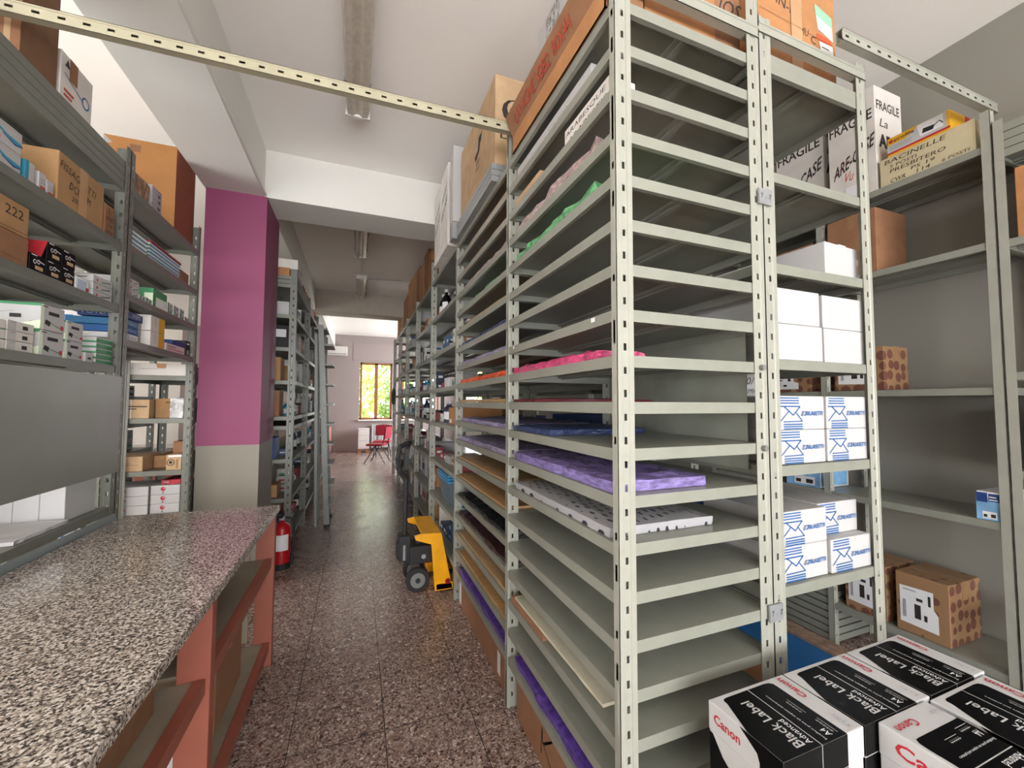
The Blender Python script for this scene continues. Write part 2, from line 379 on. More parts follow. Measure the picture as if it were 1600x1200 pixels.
def rack(label, x0, y0, x1, y1, h, levels, far=False, pm=POST, sm=RACK, group=None, near=True, off=.06, pw=.06, wx=None):
    r = empty('shelving_rack', (x0, y0, 0)); tag(r, label, 'shelving', group); w = x1-x0; l = y1-y0
    cs = []
    if near: cs += [(0, 0, 1, 1), (w, 0, -1, 1)]
    if far: cs += [(0, l, 1, -1), (w, l, -1, -1)]
    for x, y, a, b in cs: link('post', post_mesh(h, a, b, pm, off=off, w=pw, wx=wx), r, (x, y, 0), solid=.0018)
    e = .0045; g = .004
    me = shelf_mesh(w-2*e, l-2*g, sm)
    for z in levels: link('shelf', me, r, (e, g, z))
    return r
ROWR = [1.0, 1.93, 3.10, 4.27, 5.44, 6.61, 7.78, 8.95]
LV = [2.765-.14*k for k in range(19)]
LC = [2.77, 2.36, 1.99, 1.64, 1.31, .94, .60, .265]
XR0, XR1, XS0, XS1 = .718, 1.345, 1.3475, 1.975
GR = 'grey metal racks along the right of the aisle'
rk = {}
rk[0] = rack('tall grey rack of closely spaced sheet shelves, nearest one, end facing forward', XR0, 1.0, XR1, 1.93, 3.0, LV, far=False)
rk[1] = rack('second close-shelved sheet rack, between the nearest one and the yellow pallet truck', XR0, 1.93, XR1, 3.10, 3.0, LV)
for k, nm in ((2, 'open grey rack directly behind the pallet truck, with a lidded blue tub low down'), (3, 'second open grey rack past the pallet truck, on the right of the aisle'), (4, 'third open grey rack past the pallet truck, on the right of the aisle'), (5, 'fourth open grey rack past the pallet truck, on the right of the aisle'), (6, 'last open grey rack of the right row, nearest the red chairs')):
    rk[k] = rack(nm, XR0, ROWR[k], XR1, ROWR[k+1], 3.0 if k < 4 else 2.85, LC, far=(k == 6))
# back to back row
LS = [2.80, 2.35, 2.01, 1.66, 1.28, .86]
s0 = rack('grey rack end with white and blue-striped cartons, back to back with the nearest sheet rack', XS0, 1.0, XS1, 1.93, 2.93, LS+[2.765, .12])
rack('second grey rack of the inner row, behind the striped cartons', XS0, 1.93, XS1, 3.10, 2.93, [2.8, 2.4, 2.0, 1.62, 1.2, .8, .4])
rack('third grey rack of the inner row, seen only through the sheet racks', XS0, 3.10, XS1, 4.27, 2.93, [2.8, 2.4, 2.0, 1.62, 1.2, .8, .4])
rack('fourth grey rack of the inner row, seen only through the open racks', XS0, 4.27, XS1, 5.44, 2.93, [2.8, 2.4, 2.0, 1.62, 1.2, .8, .4], far=True)
# extra pieces of the end of the first rack: tie angles, back sheet, clips, bolts
def angle_bar(name, p0, p1, parent=None, h=.05, dpt=.035, pitch=.07, m=POST, hole=True):
    """slotted angle lying along X: vertical holed flange facing -Y, lower flange going back"""
    p0 = Vector(p0); p1 = Vector(p1); L = (p1-p0).length; mb = MB()
    xs = [0.]; hs = set(); x = .03
    while x+.02 < L: xs += [x-.011, x+.011]; hs.add(len(xs)-2); x += pitch
    xs.append(L); zs = [0, h*.14, h*.18, h*.5-.005, h*.5+.005, h*.8, h*.86, h]; dd = [0, 0, .003, .003, .003, .003, 0, 0]
    vs = [(x, d_, z) for x in xs for z, d_ in zip(zs, dd)]; k = len(zs); fs = []
    for i in range(len(xs)-1):
        for j in range(k-1):
            if hole and i in hs and j == 3: continue
            fs.append((i*k+j, (i+1)*k+j, (i+1)*k+j+1, i*k+j+1))
    mb.add(vs, fs, m); mb.add([(0, 0, 0), (L, 0, 0), (L, dpt, 0), (0, dpt, 0)], [(0, 3, 2, 1)], m)
    if hole: mb.add([(0, dpt, 0), (L, dpt, 0), (L, dpt, h), (0, dpt, h)], [(0, 1, 2, 3)], m).add([(0, 0, h), (L, 0, h), (L, dpt, h), (0, dpt, h)], [(0, 1, 2, 3)], m)
    d = (p1-p0).normalized(); o = mb.build(name, parent, None, None, solid=.0018)
    o.location = p0; o.rotation_euler = (0, -math.asin(d.z), math.atan2(d.y, d.x)); return o
angle_bar('tie_angle', (0, -.004, 2.835), (.625, -.004, 2.835), rk[0], .045, .03, hole=False)
angle_bar('tie_angle', (.0, -.004, 2.862), (.6275, -.004, 2.862), s0, .042, .03, hole=False)
for z in (.3, .79, 2.24):
    b = MB().box(-.032, -.0035, 0, .032, .0035, .056, GALV)
    prints([('t', '7', .12, .35, .32, INK), ('t', '7', .75, .35, .32, INK)], '-y', .064, .007, .056, b); 
    o = b.build('joining_clip', s0, (.001, -.0065, z-.028))
MB().box(.612, .07, 1.262, .6145, .925, 1.80, mat('back_sheet_paint', '8f9186', .45, .1, .15, 5)).build('back_sheet', rk[0])
lb = MB().box(-.0008, 0, 0, 0, .022, .014, LAB); lb.build('shelf_label', rk[0], (.0, .12, 1.766)); 
MB().box(-.0008, 0, 0, 0, .016, .012, LAB).build('shelf_label', rk[0], (0, .84, 1.768))
# long slotted angle across the aisle, and the one on the right
b1 = angle_bar('crossing_angle_bar', (-1.27, 1.895, 2.862), (.80, 1.895, 2.905), None, .05, .028, m=mat('cream_post_paint', 'aba68e', .42, .1, .05, 12))
tag(b1, 'long cream slotted angle bar spanning the aisle overhead, tying left rack to right racks', 'metal bar')
b2 = angle_bar('crossing_angle_bar', (1.76, .955, 2.935), (2.98, .955, 2.965), None, .05, .028)
tag(b2, 'short grey slotted angle bar overhead, linking carton rack to wall rack on the right', 'metal bar')

# wall rack on the right
WXa, WXb = 2.81, 3.20
LW = [2.755, 2.28, 1.582, .95, .26]
rack('grey rack against right wall holding marked boxes, a small blue carton and flower-printed cartons', WXa, .93, WXb, 1.69, 2.92, LW, pw=.04, wx=.034)
w1 = rack('farther wall rack at right, with pile of spare shelf panels at bottom', WXa, 1.69, WXb, 2.6, 2.92, [2.755, 2.28, 1.582, .95, .62]+[.05+.045*k for k in range(7)], far=True, pw=.04, wx=.034)
rack('nearest wall rack at right edge of the view, with stacked panels on top', WXa, .02, WXb, .925, 2.85, [2.82, 2.78, 2.74, 2.70, 2.27, 1.65, 1.2, .5], far=True, pw=.04, wx=.034)

# left racks
LLV = [2.77, 2.732, 2.694, 2.656, 2.333, 2.004, 1.686, .96, .5]
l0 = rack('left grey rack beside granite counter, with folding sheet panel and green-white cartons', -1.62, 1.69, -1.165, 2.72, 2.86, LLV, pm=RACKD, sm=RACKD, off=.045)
l0['label'] = 'left grey rack behind granite counter with grey steel sheet across its middle'
link('post', post_mesh(2.86, -1, -1, RACKD, off=.045), l0, (.455, 1.03, 0), solid=.0018)
MB().box(.457, .18, 1.135, .460, 1.035, 1.632, mat('steel_sheet', '86877f', .35, .25, .05, 5)).build('steel_sheet', l0)
MB().box(.457, .02, .80, .460, 1.035, .922, mat('blue_grey_sheet', '8f9a9b', .4, .2, .05, 5)).build('back_panel', l0)
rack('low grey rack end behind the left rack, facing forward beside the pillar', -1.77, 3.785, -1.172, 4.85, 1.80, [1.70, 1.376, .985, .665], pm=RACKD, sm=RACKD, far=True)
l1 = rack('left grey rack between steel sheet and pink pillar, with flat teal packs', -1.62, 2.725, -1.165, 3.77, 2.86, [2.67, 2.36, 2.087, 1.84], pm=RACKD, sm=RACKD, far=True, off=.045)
# rack behind the left rack
LM = [2.5, 2.05, 1.72, 1.55, 1.30, 1.05, .70, .35]
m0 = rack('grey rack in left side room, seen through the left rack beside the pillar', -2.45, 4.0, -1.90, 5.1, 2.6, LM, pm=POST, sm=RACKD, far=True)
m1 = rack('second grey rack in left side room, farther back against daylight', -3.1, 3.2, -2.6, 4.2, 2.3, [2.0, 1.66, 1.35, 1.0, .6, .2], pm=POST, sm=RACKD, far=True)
# racks beyond the pillar
LBL = [2.65, 2.35, 2.03, 1.71, 1.365, 1.275, .96, .59, .20]
lb = []
for k, (a, b, nm) in enumerate(((4.385, 5.55, 'grey rack just beyond the pink pillar, left of the aisle'), (5.55, 6.7, 'grey rack behind the ladder, left of the aisle'), (6.7, 7.8, 'third grey rack beyond the pillar, past the ladder'), (7.8, 8.8, 'last grey rack on the left, next to the far counter'))):
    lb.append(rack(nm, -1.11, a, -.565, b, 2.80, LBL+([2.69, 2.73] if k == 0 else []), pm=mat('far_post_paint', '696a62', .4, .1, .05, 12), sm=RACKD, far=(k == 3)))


# ---------------------------------------------------------------- counter, extinguisher
ct = empty('granite_counter', (-.80, 1.2, 0)); tag(ct, 'long counter with speckled granite top on salmon painted legs, left foreground', 'counter')
MB().box(-.352, -1.75, .855, .385, 1.575, .89, GRAN).build('granite_top', ct, bevel=.004)
MB().box(-.34, -1.70, .80, .31, 1.54, .854, SALD).build('top_frame', ct)
for y in (-1.6, .42, 1.51):
    MB().box(.280, y, 0, .372, y+.05, .854, SAL).build('leg', ct, bevel=.003); MB().box(-.34, y, 0, -.27, y+.05, .854, SAL).build('leg', ct, bevel=.003)
for z in (.60, .13):
    for a, b in ((-1.548, .418), (.472, 1.508)):
        MB().box(-.30, a, z-.03, .325, b, z, SALD).build('lower_shelf', ct); MB().box(.3265, a, z-.045, .360, b, z+.004, SAL).build('shelf_rail', ct)
MB().box(-.26, 1.512, .15, .25, 1.53, .80, SALD).build('end_panel', ct)
def slab(name, x0, y0, z0, x1, y1, h, m, label, cat='paper', group=None, wav=.004, nx=8, ny=14, under=None, drop=0):
    w, d = x1-x0, y1-y0; vs = []; fs = []
    for k in (0, 1):
        for i in range(nx+1):
            for j in range(ny+1):
                e = 1 if 0 < i < nx and 0 < j < ny else .35
                vs.append((-w/2+w*i/nx+(random.uniform(-1, 1)*wav if e < 1 else 0), -d/2+d*j/ny+(random.uniform(-1, 1)*wav if e < 1 else 0), (h*(1 if e == 1 else .8)+random.uniform(-1, 1)*wav*e) if k else .0005))
    q = lambda k, i, j: k*(nx+1)*(ny+1)+i*(ny+1)+j
    for i in range(nx):
        for j in range(ny): fs += [(q(1, i, j), q(1, i+1, j), q(1, i+1, j+1), q(1, i, j+1)), (q(0, i, j), q(0, i, j+1), q(0, i+1, j+1), q(0, i+1, j))]
    for i in range(nx): fs += [(q(0, i, 0), q(0, i+1, 0), q(1, i+1, 0), q(1, i, 0)), (q(0, i+1, ny), q(0, i, ny), q(1, i, ny), q(1, i+1, ny))]
    for j in range(ny): fs += [(q(0, 0, j+1), q(0, 0, j), q(1, 0, j), q(1, 0, j+1)), (q(0, nx, j), q(0, nx, j+1), q(1, nx, j+1), q(1, nx, j))]
    mb = MB().add(vs, fs, m)
    return tag(mb.build(name, None, ((x0+x1)/2, (y0+y1)/2, z0)), label, cat, group)
# things on the counter's shelves
carton('dark brown carton with clear film on the near upper shelf of the counter', -1.0, .75, .601, -.53, 1.5, .765, DRK, None, None)
slab('plastic_film', -.98, .85, .770, -.55, 1.48, .008, glassy('clear_film', 'c9c5c4', .35), 'crumpled clear film lying over the dark carton under the counter', 'plastic film', wav=.003)
r = empty('paper_tray', (-.70, 2.07, .601)); tag(r, 'flat black office trays at the far end of the upper counter shelf', 'tray')
MB().box(-.12, -.35, 0, .10, .30, .03, BLK).build('tray_body', r, bevel=.004); MB().cyl((-.02, .30, .05), (-.02, .40, .05), .02, .02, 12, BLKM).build('roller', r)
carton('tall open brown carton on the low counter shelf, behind the picture carton', -.95, 2.05, .131, -.52, 2.45, .48, BRN, None, ('x', TAPE))
carton('brown carton with white and orange printed side on the low counter shelf', -.92, 1.72, .131, -.52, 2.0, .40, TAN, {'-y': [('r', .45, .1, .93, .75, LAB), ('r', .6, .15, .75, .62, ORG)], '+x': [('r', .1, .1, .9, .7, LAB)]}, None)
r = empty('wooden_stick', (-.60, 2.02, .482)); tag(r, 'pale wooden stick lying across the open brown carton under the counter', 'stick')
MB().cyl((-.3, 0, .012), (.10, .22, .012), .012, .012, 8, LGT).build('stick_body', r)
slab('plastic_bag', -.95, .9, .136, -.54, 1.45, .18, mat('yellow_bag', 'c79a1c', .35, 0, .4, 18, .5), 'yellow and blue plastic sack on the low shelf at counter front', 'bag', wav=.02)
carton('blue box leaning beside the yellow sack under the counter', -.535, .75, .131, -.48, .87, .3, BLUD, None, None, flap=False)

ex = empty('fire_extinguisher', (-.615, 4.24, 0)); tag(ex, 'red fire extinguisher on the floor at the foot of the pink pillar', 'fire extinguisher')
MB().lathe([(.074, .03), (.075, .05), (.075, .34), (.066, .375), (.045, .395), (.022, .405), (.022, .43)], (0, 0, 0), 20, REDP).build('cylinder', ex, smooth=True); ec_ = BO[-1]
MB().lathe([(.078, 0), (.078, .055), (.074, .056)], (0, 0, 0), 20, BLKM).build('foot_ring', ex)
MB().box(-.02, -.02, .43, .02, .02, .465, GALV).box(-.015, -.10, .465, .015, .02, .478, BLKM).box(-.015, -.11, .49, .015, .02, .50, BLKM).build('valve_handle', ex)
MB().tube([(.03, 0, .45), (.075, .0, .44), (.098, .01, .38), (.095, .01, .2), (.088, .0, .12)], .009, RUB).cyl((.088, 0, .12), (.083, 0, .04), .012, .018, 8, BLKM).build('hose', ex)
b = MB(); b.add([(.0757*math.cos(a), .0757*math.sin(a), z) for z in (.17, .31) for a in [(-120+k*12)*math.pi/180 for k in range(8)]], [(k, k+1, k+9, k+8) for k in range(7)], LAB); b.build('instruction_label', ec_)

# ---------------------------------------------------------------- ladder
ld = empty('step_ladder', (-.31, 5.66, 0)); tag(ld, 'tall grey metal step ladder leaning folded against the left racks', 'ladder')
for y in (-.22, .25):
    MB().prism([(-.03, 0), (.03, 0), (-.09, 2.45), (-.15, 2.45)], (0, y, 0), (1, 0, 0), (0, 0, 1), .03, ALU).build('side_rail', ld)
    MB().prism([(-.14, 0), (-.11, 0), (-.16, 2.35), (-.19, 2.35)], (0, y*.8, 0), (1, 0, 0), (0, 0, 1), .025, ALU).build('rear_rail', ld)
    MB().box(-.035, y-.035, 0, .035, y+.005, .03, RUB).build('foot', ld)
for k in range(9):
    z = .24+k*.245; MB().box(-.05-.05*k*.1-.0*k, -.22, z, .065-.05*k*.1, .22, z+.022, ALU).build('tread', ld)
MB().box(-.19, -.22, 2.40, -.05, .22, 2.42, ALU).build('top_platform', ld)

# ---------------------------------------------------------------- pallet truck
pj = empty('pallet_truck', (.48, 3.35, 0)); tag(pj, 'yellow hand pallet truck with black tow handle, forks pushed under the racks', 'pallet truck')
for nm, y in (('fork', 0), ('fork', .38)):
    MB().prism([(.13, .075), (1.25, .06), (1.32, .03), (1.25, .02), (.13, .02)], (0, -.10+y+.16, 0), (1, 0, 0), (0, 0, 1), .16, YELP).build(nm, pj, bevel=.006)
side = [(-.04, .462), (.02, .474), (.17, .466), (.262, .02), (.125, .02), (.092, .385), (.03, .408), (-.03, .43)]
for y in (-.08, .42): MB().prism(side, (0, y, 0), (1, 0, 0), (0, 0, 1), .02, YELP).build('side_plate', pj)
MB().prism([(.02, .474), (.17, .466), (.262, .03), (.235, .03), (.15, .44), (.02, .452)], (0, .40, 0), (1, 0, 0), (0, 0, 1), .48, YELP).build('bulkhead', pj)
b = MB().cyl((.225, -.1005, .085), (.225, -.104, .085), .022, .022, 14, REDP).cyl((.225, -.104, .085), (.225, -.107, .085), .010, .010, 10, BLKM); b.build('pivot_badge', pj)
MB().box(-.06, .02, .20, .14, .24, .34, BLKM).cyl((.02, .12, .30), (.02, .12, .44), .035, .035, 14, BLKM).cyl((.05, .0, .26), (.05, .02, .26), .02, .02, 10, GALV).build('hydraulic_pump', pj, bevel=.008)
MB().box(-.14, .05, .22, -.05, .19, .42, BLKM).box(-.155, .07, .24, -.13, .17, .36, BLKM).cyl((-.1, .03, .24), (-.1, .03, .36), .012, .012, 8, GALV).build('handle_yoke', pj, bevel=.008)
for y in (-.03, .20):
    w = MB().cyl((0, y, .092), (0, y+.05, .092), .092, .092, 28, RUB); wo = w.build('steer_wheel', pj, bevel=.006)
    MB().cyl((0, y-.004, .092), (0, y+.054, .092), .058, .058, 20, ALU).cyl((0, y-.008, .092), (0, y+.058, .092), .02, .02, 12, BLKM).build('hub', wo)
MB().cyl((-.09, .12, .42), (-.085, .12, .90), .018, .018, 12, BLKM).build('tow_bar', pj, smooth=False); tb_ = BO[-1]
h = [(-.085, .12, .88), (-.12, .08, .94), (-.125, .05, 1.05), (-.11, .05, 1.14), (-.08, .09, 1.16), (-.08, .17, 1.16), (-.11, .21, 1.14), (-.125, .20, 1.05), (-.11, .16, .94), (-.085, .12, .88)]
h = [((x+.085)*1.0-.085+(y-.12)*.55, y, z) for x, y, z in h]
MB().tube(h, .020, RUB, 10).build('handle_loop', tb_)
MB().box(-.1, .10, .95, -.07, .14, 1.12, BLKM).build('release_lever', tb_)

# ---------------------------------------------------------------- ceiling lights
def fixture(label, x, y0, y1, z, drop=.0, wd=.155, n=2):
    l = y1-y0; r = empty('fluorescent_light', (x, (y0+y1)/2, z)); tag(r, label, 'ceiling light', 'ceiling light fittings')
    MB().box(-wd/2, -l/2, .045, wd/2, l/2, .075, WHT).build('housing', r, bevel=.006)
    dif = mat('ribbed_plastic', 'bdb5a8', .2, 0, .1, 30); b = MB()
    prof = [(-wd/2, .045), (-wd/2+.012, .004), (-wd/5, 0), (-.01, .018), (.01, .018), (wd/5, 0), (wd/2-.012, .004), (wd/2, .045)]
    b.prism(prof, (0, l/2, 0), (1, 0, 0), (0, 0, 1), l, dif); dfo = b.build('diffuser', r)
    for s_ in (-1, 1): MB().box(-wd/2-.003, s_*l/2-.012, 0, wd/2+.003, s_*l/2+.012, .06, OFFW).build('end_cap', r)
    for k in range(3):
        for s_ in (-1, 1): MB().box(s_*(wd/2+.004)-.004, -l*.35+k*l*.35-.012, .028, s_*(wd/2+.004)+.004, -l*.35+k*l*.35+.012, .056, GALV).build('clip', dfo)
    MB().box(-.05, -.06, .075, .05, .06, CZ-z, WHT).build('mount', r)
    return r
fixture('long ribbed fluorescent fitting on the near ceiling, yellowed with age', -.035, 1.15, 3.0, 3.53)
fixture('fluorescent fitting on the ceiling just beyond the cross beam', .012, 4.45, 5.95, 3.52)
f3 = fixture('farthest fluorescent fitting, beyond the cable junction on the ceiling', .035, 6.9, 8.15, 3.50)
tag(MB().tube([(.02, 5.97, 3.56), (.02, 6.5, 3.595), (.03, 6.88, 3.56)], .008, OFFW).tube([(.06, 7.2, 3.60), (1.2, 7.0, 3.60), (3.1, 6.8, 3.60)], .006, GRYC).build('ceiling_cable'), 'thin electric cable clipped along the ceiling between light fittings', 'cable')

# ---------------------------------------------------------------- far room
ac = empty('air_conditioner', (-.60, FY-.11, 2.94)); tag(ac, 'white wall air conditioner high on the far wall beside the window', 'air conditioner')
MB().box(-.29, -.11, 0, .30, .11, .28, OFFW).build('casing', ac, bevel=.02); MB().box(-.27, -.125, .03, .28, -.108, .055, GRYC).build('louver', ac)
cab = empty('salmon_counter', (-1.15, 12.9, 0)); tag(cab, 'salmon pink counter at the far end on the left, under the air conditioner', 'counter')
MB().box(-.5, -.55, .06, .45, .45, .84, mat('far_salmon', 'c98878', .55)).build('body', cab, bevel=.004); MB().box(-.53, -.62, .84, .52, .5, .875, GRAN).build('worktop', cab); MB().box(-.46, -.5, 0, .42, .4, .06, GRYC).build('plinth', cab)
def chair(label, x, y, rot):
    c = empty('office_chair', (x, y, 0), rot); tag(c, label, 'chair', 'red padded chairs near the far window')
    MB().box(-.22, -.21, .43, .22, .21, .48, PINKF).build('seat', c, bevel=.02)
    b = MB(); n = 6
    for k in range(n):
        a0 = -.5+k/n; a1 = a0+1/n; f = lambda a: .235-.10*a*a
        b.prism([(a0*.44, 0), (a1*.44, 0), (a1*.44, .30-.12*a1*a1), (a0*.44, .30-.12*a0*a0)], (0, .235, .60), (1, 0, 0), (0, .12, 1), -.04, PINKF)
    b.build('backrest', c)
    for sx_ in (-1, 1):
        MB().tube([(sx_*.20, -.24, 0), (sx_*.16, .0, .42), (sx_*.16, .20, .44), (sx_*.15, .245, .70)], .011, BLKM).build('leg', c)
        MB().tube([(sx_*.20, .28, 0), (sx_*.17, .02, .42)], .011, BLKM).build('leg', c)
    return c
chair('red padded chair nearer the aisle, black legs, in front of the far window', .50, 10.75, -2.0)
chair('red padded chair turned toward the window, right of the other one', .66, 11.5, -.2)
cr = empty('storage_crate', (.20, FY-.35, 0)); tag(cr, 'pale slatted chest on wooden feet under the far window', 'chest')
MB().box(-.15, -.2, .12, .17, .2, .72, mat('pale_plastic', 'cfc3c6', .5)).build('body', cr, bevel=.01)
for k in range(3): MB().box(-.13, -.208, .2+k*.17, .15, -.199, .33+k*.17, OFFW).build('drawer', cr)
MB().box(-.15, -.2, 0, -.05, .2, .12, WOOD).build('foot', cr); MB().box(.07, -.2, 0, .17, .2, .12, WOOD).build('foot', cr)
hb = empty('hanging_bag', (.67, 8.2, 1.46)); tag(hb, 'dark green bag hanging on the side of the far right racks', 'bag')
MB().lathe([(.03, 0), (.09, .03), (.11, .12), (.10, .25), (.05, .32)], (0, 0, 0), 14, mat('dark_green_cloth', '3c4640', .8)).build('body', hb); MB().tube([(0, 0, .32), (.03, 0, .42), (.045, 0, .44)], .006, BLKM).build('strap', hb)
for v in hb.children: 
    if v.name.startswith('body'): v.scale = (.35, 1.1, 1)
# trees outside the windows
def tree(label, x, y, h, rr, col, grp='trees outside the far windows'):
    t = empty('tree', (x, y, -.6)); tag(t, label, 'tree', grp)
    MB().cyl((0, 0, 0), (.1, 0, h*.6), .13, .06, 8, mat('bark', '5a4636', .9)).tube([(.05, 0, h*.4), (.6, .1, h*.65)], .03, MC[('bark',)]).build('trunk', t)
    b = MB()
    for k in range(1300):
        a = random.uniform(0, 6.283); q = random.random()**.5; zz = random.uniform(-1, 1); k_ = math.sqrt(max(0, 1-zz*zz)); c = Vector((rr*q*k_*math.cos(a), rr*q*k_*math.sin(a), h*.62+zz*h*.38))
        d = Vector((random.uniform(-1, 1), random.uniform(-1, 1), random.uniform(-1, 1))).normalized()*.16; e = d.orthogonal().normalized()*.07
        b.add([c-d, c+e, c+d, c-e], [(0, 1, 2, 3)], col)
    b.build('crown', t)
G1 = mat('leaf_green', '74903a', .6, 0, .3, 2); G2 = mat('leaf_yellow_green', '94a046', .6, 0, .3, 2)
tree('yellow-green leafy tree seen through the aisle window, left pane', -.2, 17.2, 4.2, 1.25, G2); tree('green leafy tree seen through the aisle window, right pane', 1.6, 19.3, 5.0, 1.3, G1); tree('pale green tree outside, seen between the right racks', 5.2, 17.0, 4.4, 1.3, G2)
struct(MB().box(-12, FY+.4, -.9, 14, 30, -.6, mat('outside_ground', 'b8ad96', .9)).build('ground'))

# ---------------------------------------------------------------- copier paper cartons in the right foreground
def paper_box(label, cx, cy_, z0, rot=0, grp='black and white copier paper cartons', top=True):
    w, d, h = .294, .211, .268
    r = empty('paper_carton', (cx, cy_, z0), rot); tag(r, label, 'box', grp)
    MB().box(-w/2+.002, -d/2+.002, 0, w/2-.002, d/2-.002, h-.07, WHT).build('carton_body', r, bevel=.002)
    MB().box(-w/2, -d/2, h-.076, w/2, d/2, h, WHT).build('lid', r, bevel=.003)
    bd_, ld_ = BO[-2], BO[-1]
    f = MB()
    prints([('r', 0, 0, .45, .70, BLK), ('r', .47, 0, .79, .70, BLK)], '-y', w-.004, d-.004, h, f)
    prints([('p', [(0, .70), (0, 0), (.30, 0), (.30, .50), (.20, .55), (.05, .70)], BLK), ('p', [(.62, 0), (1, 0), (1, .70), (.74, .70)], BLK)], '-x', w-.004, d-.004, h, f)
    prints([('r', .3, 0, 1, .70, BLK)], '+x', w-.004, d-.004, h, f)
    f.build('carton_printing', bd_)
    f = MB()
    if top:
        P = [(.118, .85), (.118, .90), (.135, .925), (.17, .935), (.68, .945), (.74, .935), (.772, .90), (.775, .85), (.775, 0), (0, 0), (0, .43)]
        prints([('p', P, BLK), ('r', .452, 0, .460, .945, WHT)], '+z', w, d, h, f)
        prints([('t', 'Black Label', .07, .665, .105, WHT, .72, 0, .012), ('t', 'Advanced', .06, .585, .06, LAB, .36), ('t', 'Excellent print on copiers and printers', .03, .44, .026, LAB, .74),
                ('t', 'A4', .05, .35, .06, LAB, .10), ('t', '*****', .07, .300, .03, WHT, .2, 0, .02), ('r', .05, .285, .28, .288, LAB), ('t', '*****', .40, .335, .03, WHT, .2, 0, .02), ('r', .38, .32, .62, .323, LAB),
                ('t', 'Canon', .56, .085, .075, RED, .38, 0, .02), ('t', 'R a-flor', .05, .10, .045, GRYC, .2)], '+zx', w, d, h, f, lift=.0012)
    hl = h
    def lidpr(items, face): 
        g = []
        for it in items:
            it = list(it)
            if it[0] == 'r': it[2] = .72+it[2]*.28; it[4] = .72+it[4]*.28
            if it[0] == 'p': it[1] = [(x, .72+y*.28) for x, y in it[1]]
            if it[0] == 't': it[3] = .72+it[3]*.28; it[4] *= .28
            g.append(tuple(it))
        prints(g, face, w, d, h, f)
    lidpr([('p', [(.46, 1), (1, 1), (1, 0), (.72, 0), (.72, .35), (.69, .6)], BLK), ('t', 'Canon', .09, .36, .34, RED, .38, 0, .02)], '-x')
    lidpr([('r', 0, 0, .452, 1, BLK), ('r', .460, 0, .775, 1, BLK)], '-y')
    lidpr([('t', 'Canon', .12, .30, .45, RED, .52, 0, .02)], '+y')
    lidpr([('r', .35, 0, 1, 1, BLK)], '+x')
    f.build('lid_printing', ld_)
    return r
Z2 = .685-.268
for x, nm in ((1.069, 'copier paper carton nearest the sheet rack, black top and red logo side showing'), (1.367, 'middle one of three copier paper cartons in the back row'), (1.666, 'copier paper carton at the back right, pointing at the flower-printed cartons')):
    paper_box(nm, x, .777, Z2)
paper_box('copier paper carton at the lower right corner, black lettering panel cut by the edge', 1.650, .562, Z2-.004)
paper_box('copier paper carton turned sideways in the lower right, white side with large red logo', 1.372, .521, Z2, H)
paper_box('sideways copier paper carton cut off by the bottom right corner of the view', 1.587, .30, Z2-.004, H)
for x in (1.069, 1.367, 1.666): paper_box('copier paper carton in the lower layer of the back row', x, .777, Z2-.2685, top=False)
paper_box('copier paper carton in the lower layer, under the sideways one', 1.372, .521, Z2-.2685, H, top=False); paper_box('copier paper carton in the lower layer at the right', 1.650, .562, Z2-.2730, top=False); paper_box('copier paper carton in the lower layer at the corner', 1.587, .30, Z2-.2730, H, top=False)
pl = empty('pallet', (1.37, .50, 0)); tag(pl, 'wooden pallet carrying the copier paper cartons', 'pallet')
for k in range(6): MB().box(-.46, -.37+k*.13, .118, .46, -.27+k*.13, .1435, PLY).build('deck_board', pl)
for x in (-.46, -.05, .36): MB().box(x, -.37, .02, x+.10, .38, .116, PLY).build('stringer', pl)

# ---------------------------------------------------------------- cartons with envelope print on the rack end
ENV = [('r', .05, .92, .44, .955, BLUE), ('r', .05, .845, .44, .88, BLUE), ('r', .05, .77, .44, .805, BLUE), ('l', [(.03, .69), (.46, .69), (.31, .43), (.12, .69)], .036, BLUE),
       ('l', [(.22, .55), (.03, .24)], .03, BLUE), ('l', [(.36, .53), (.50, .25), (.10, .24)], .03, BLUE), ('r', .1, .145, .5, .18, BLUE), ('r', .1, .08, .5, .115, BLUE), ('r', .1, .015, .5, .05, BLUE),
       ('l', [(.475, .42), (.50, .54), (.53, .54), (.505, .42), (.475, .42)], .02, BLUE), ('l', [(.53, .43), (.57, .43)], .03, BLUE), ('l', [(.55, .53), (.59, .53), (.56, .43)], .03, BLUE), ('t', 'BLASETTI', .595, .42, .125, BLUE, .345, .15, .03)]
SIDE = [('r', .0, .55, .35, .95, BLUD), ('r', .0, .45, .35, .5, BLUD), ('r', 0, .35, .35, .4, BLUD), ('l', [(.1, .25), (.25, .1), (.4, .25)], .03, BLUD)]
TOP = [('p', [(.0, .75), (.5, .65), (.5, .95), (0, .95)], BLUD), ('r', .5, .3, .52, .9, BLUD)]
def envb(label, x0, x1, y, z0, z1):
    carton(label, x0, y, z0, x1, y+.52, z1, WHT, {'-y': ENV, '-x': SIDE, '+z': TOP}, None, group='white cartons with blue envelope print', flap=False)
for (z0, z1, rowz, sh) in ((1.2825, 1.405, 'lower', 'upper'), (1.406, 1.53, 'top', 'upper'), (.8625, .987, 'lower', 'lower'), (.988, 1.112, 'top', 'lower')):
    envb('blue envelope-printed white carton, left column, %s one on the %s striped shelf' % (rowz, sh), 1.415, 1.668, 1.015 if sh == 'upper' else 1.02, z0, z1)
    envb('blue envelope-printed white carton, right column, %s one on the %s striped shelf' % (rowz, sh), 1.682, 1.925, 1.015 if not (rowz == 'top' and sh == 'lower') else 1.06, z0, z1)
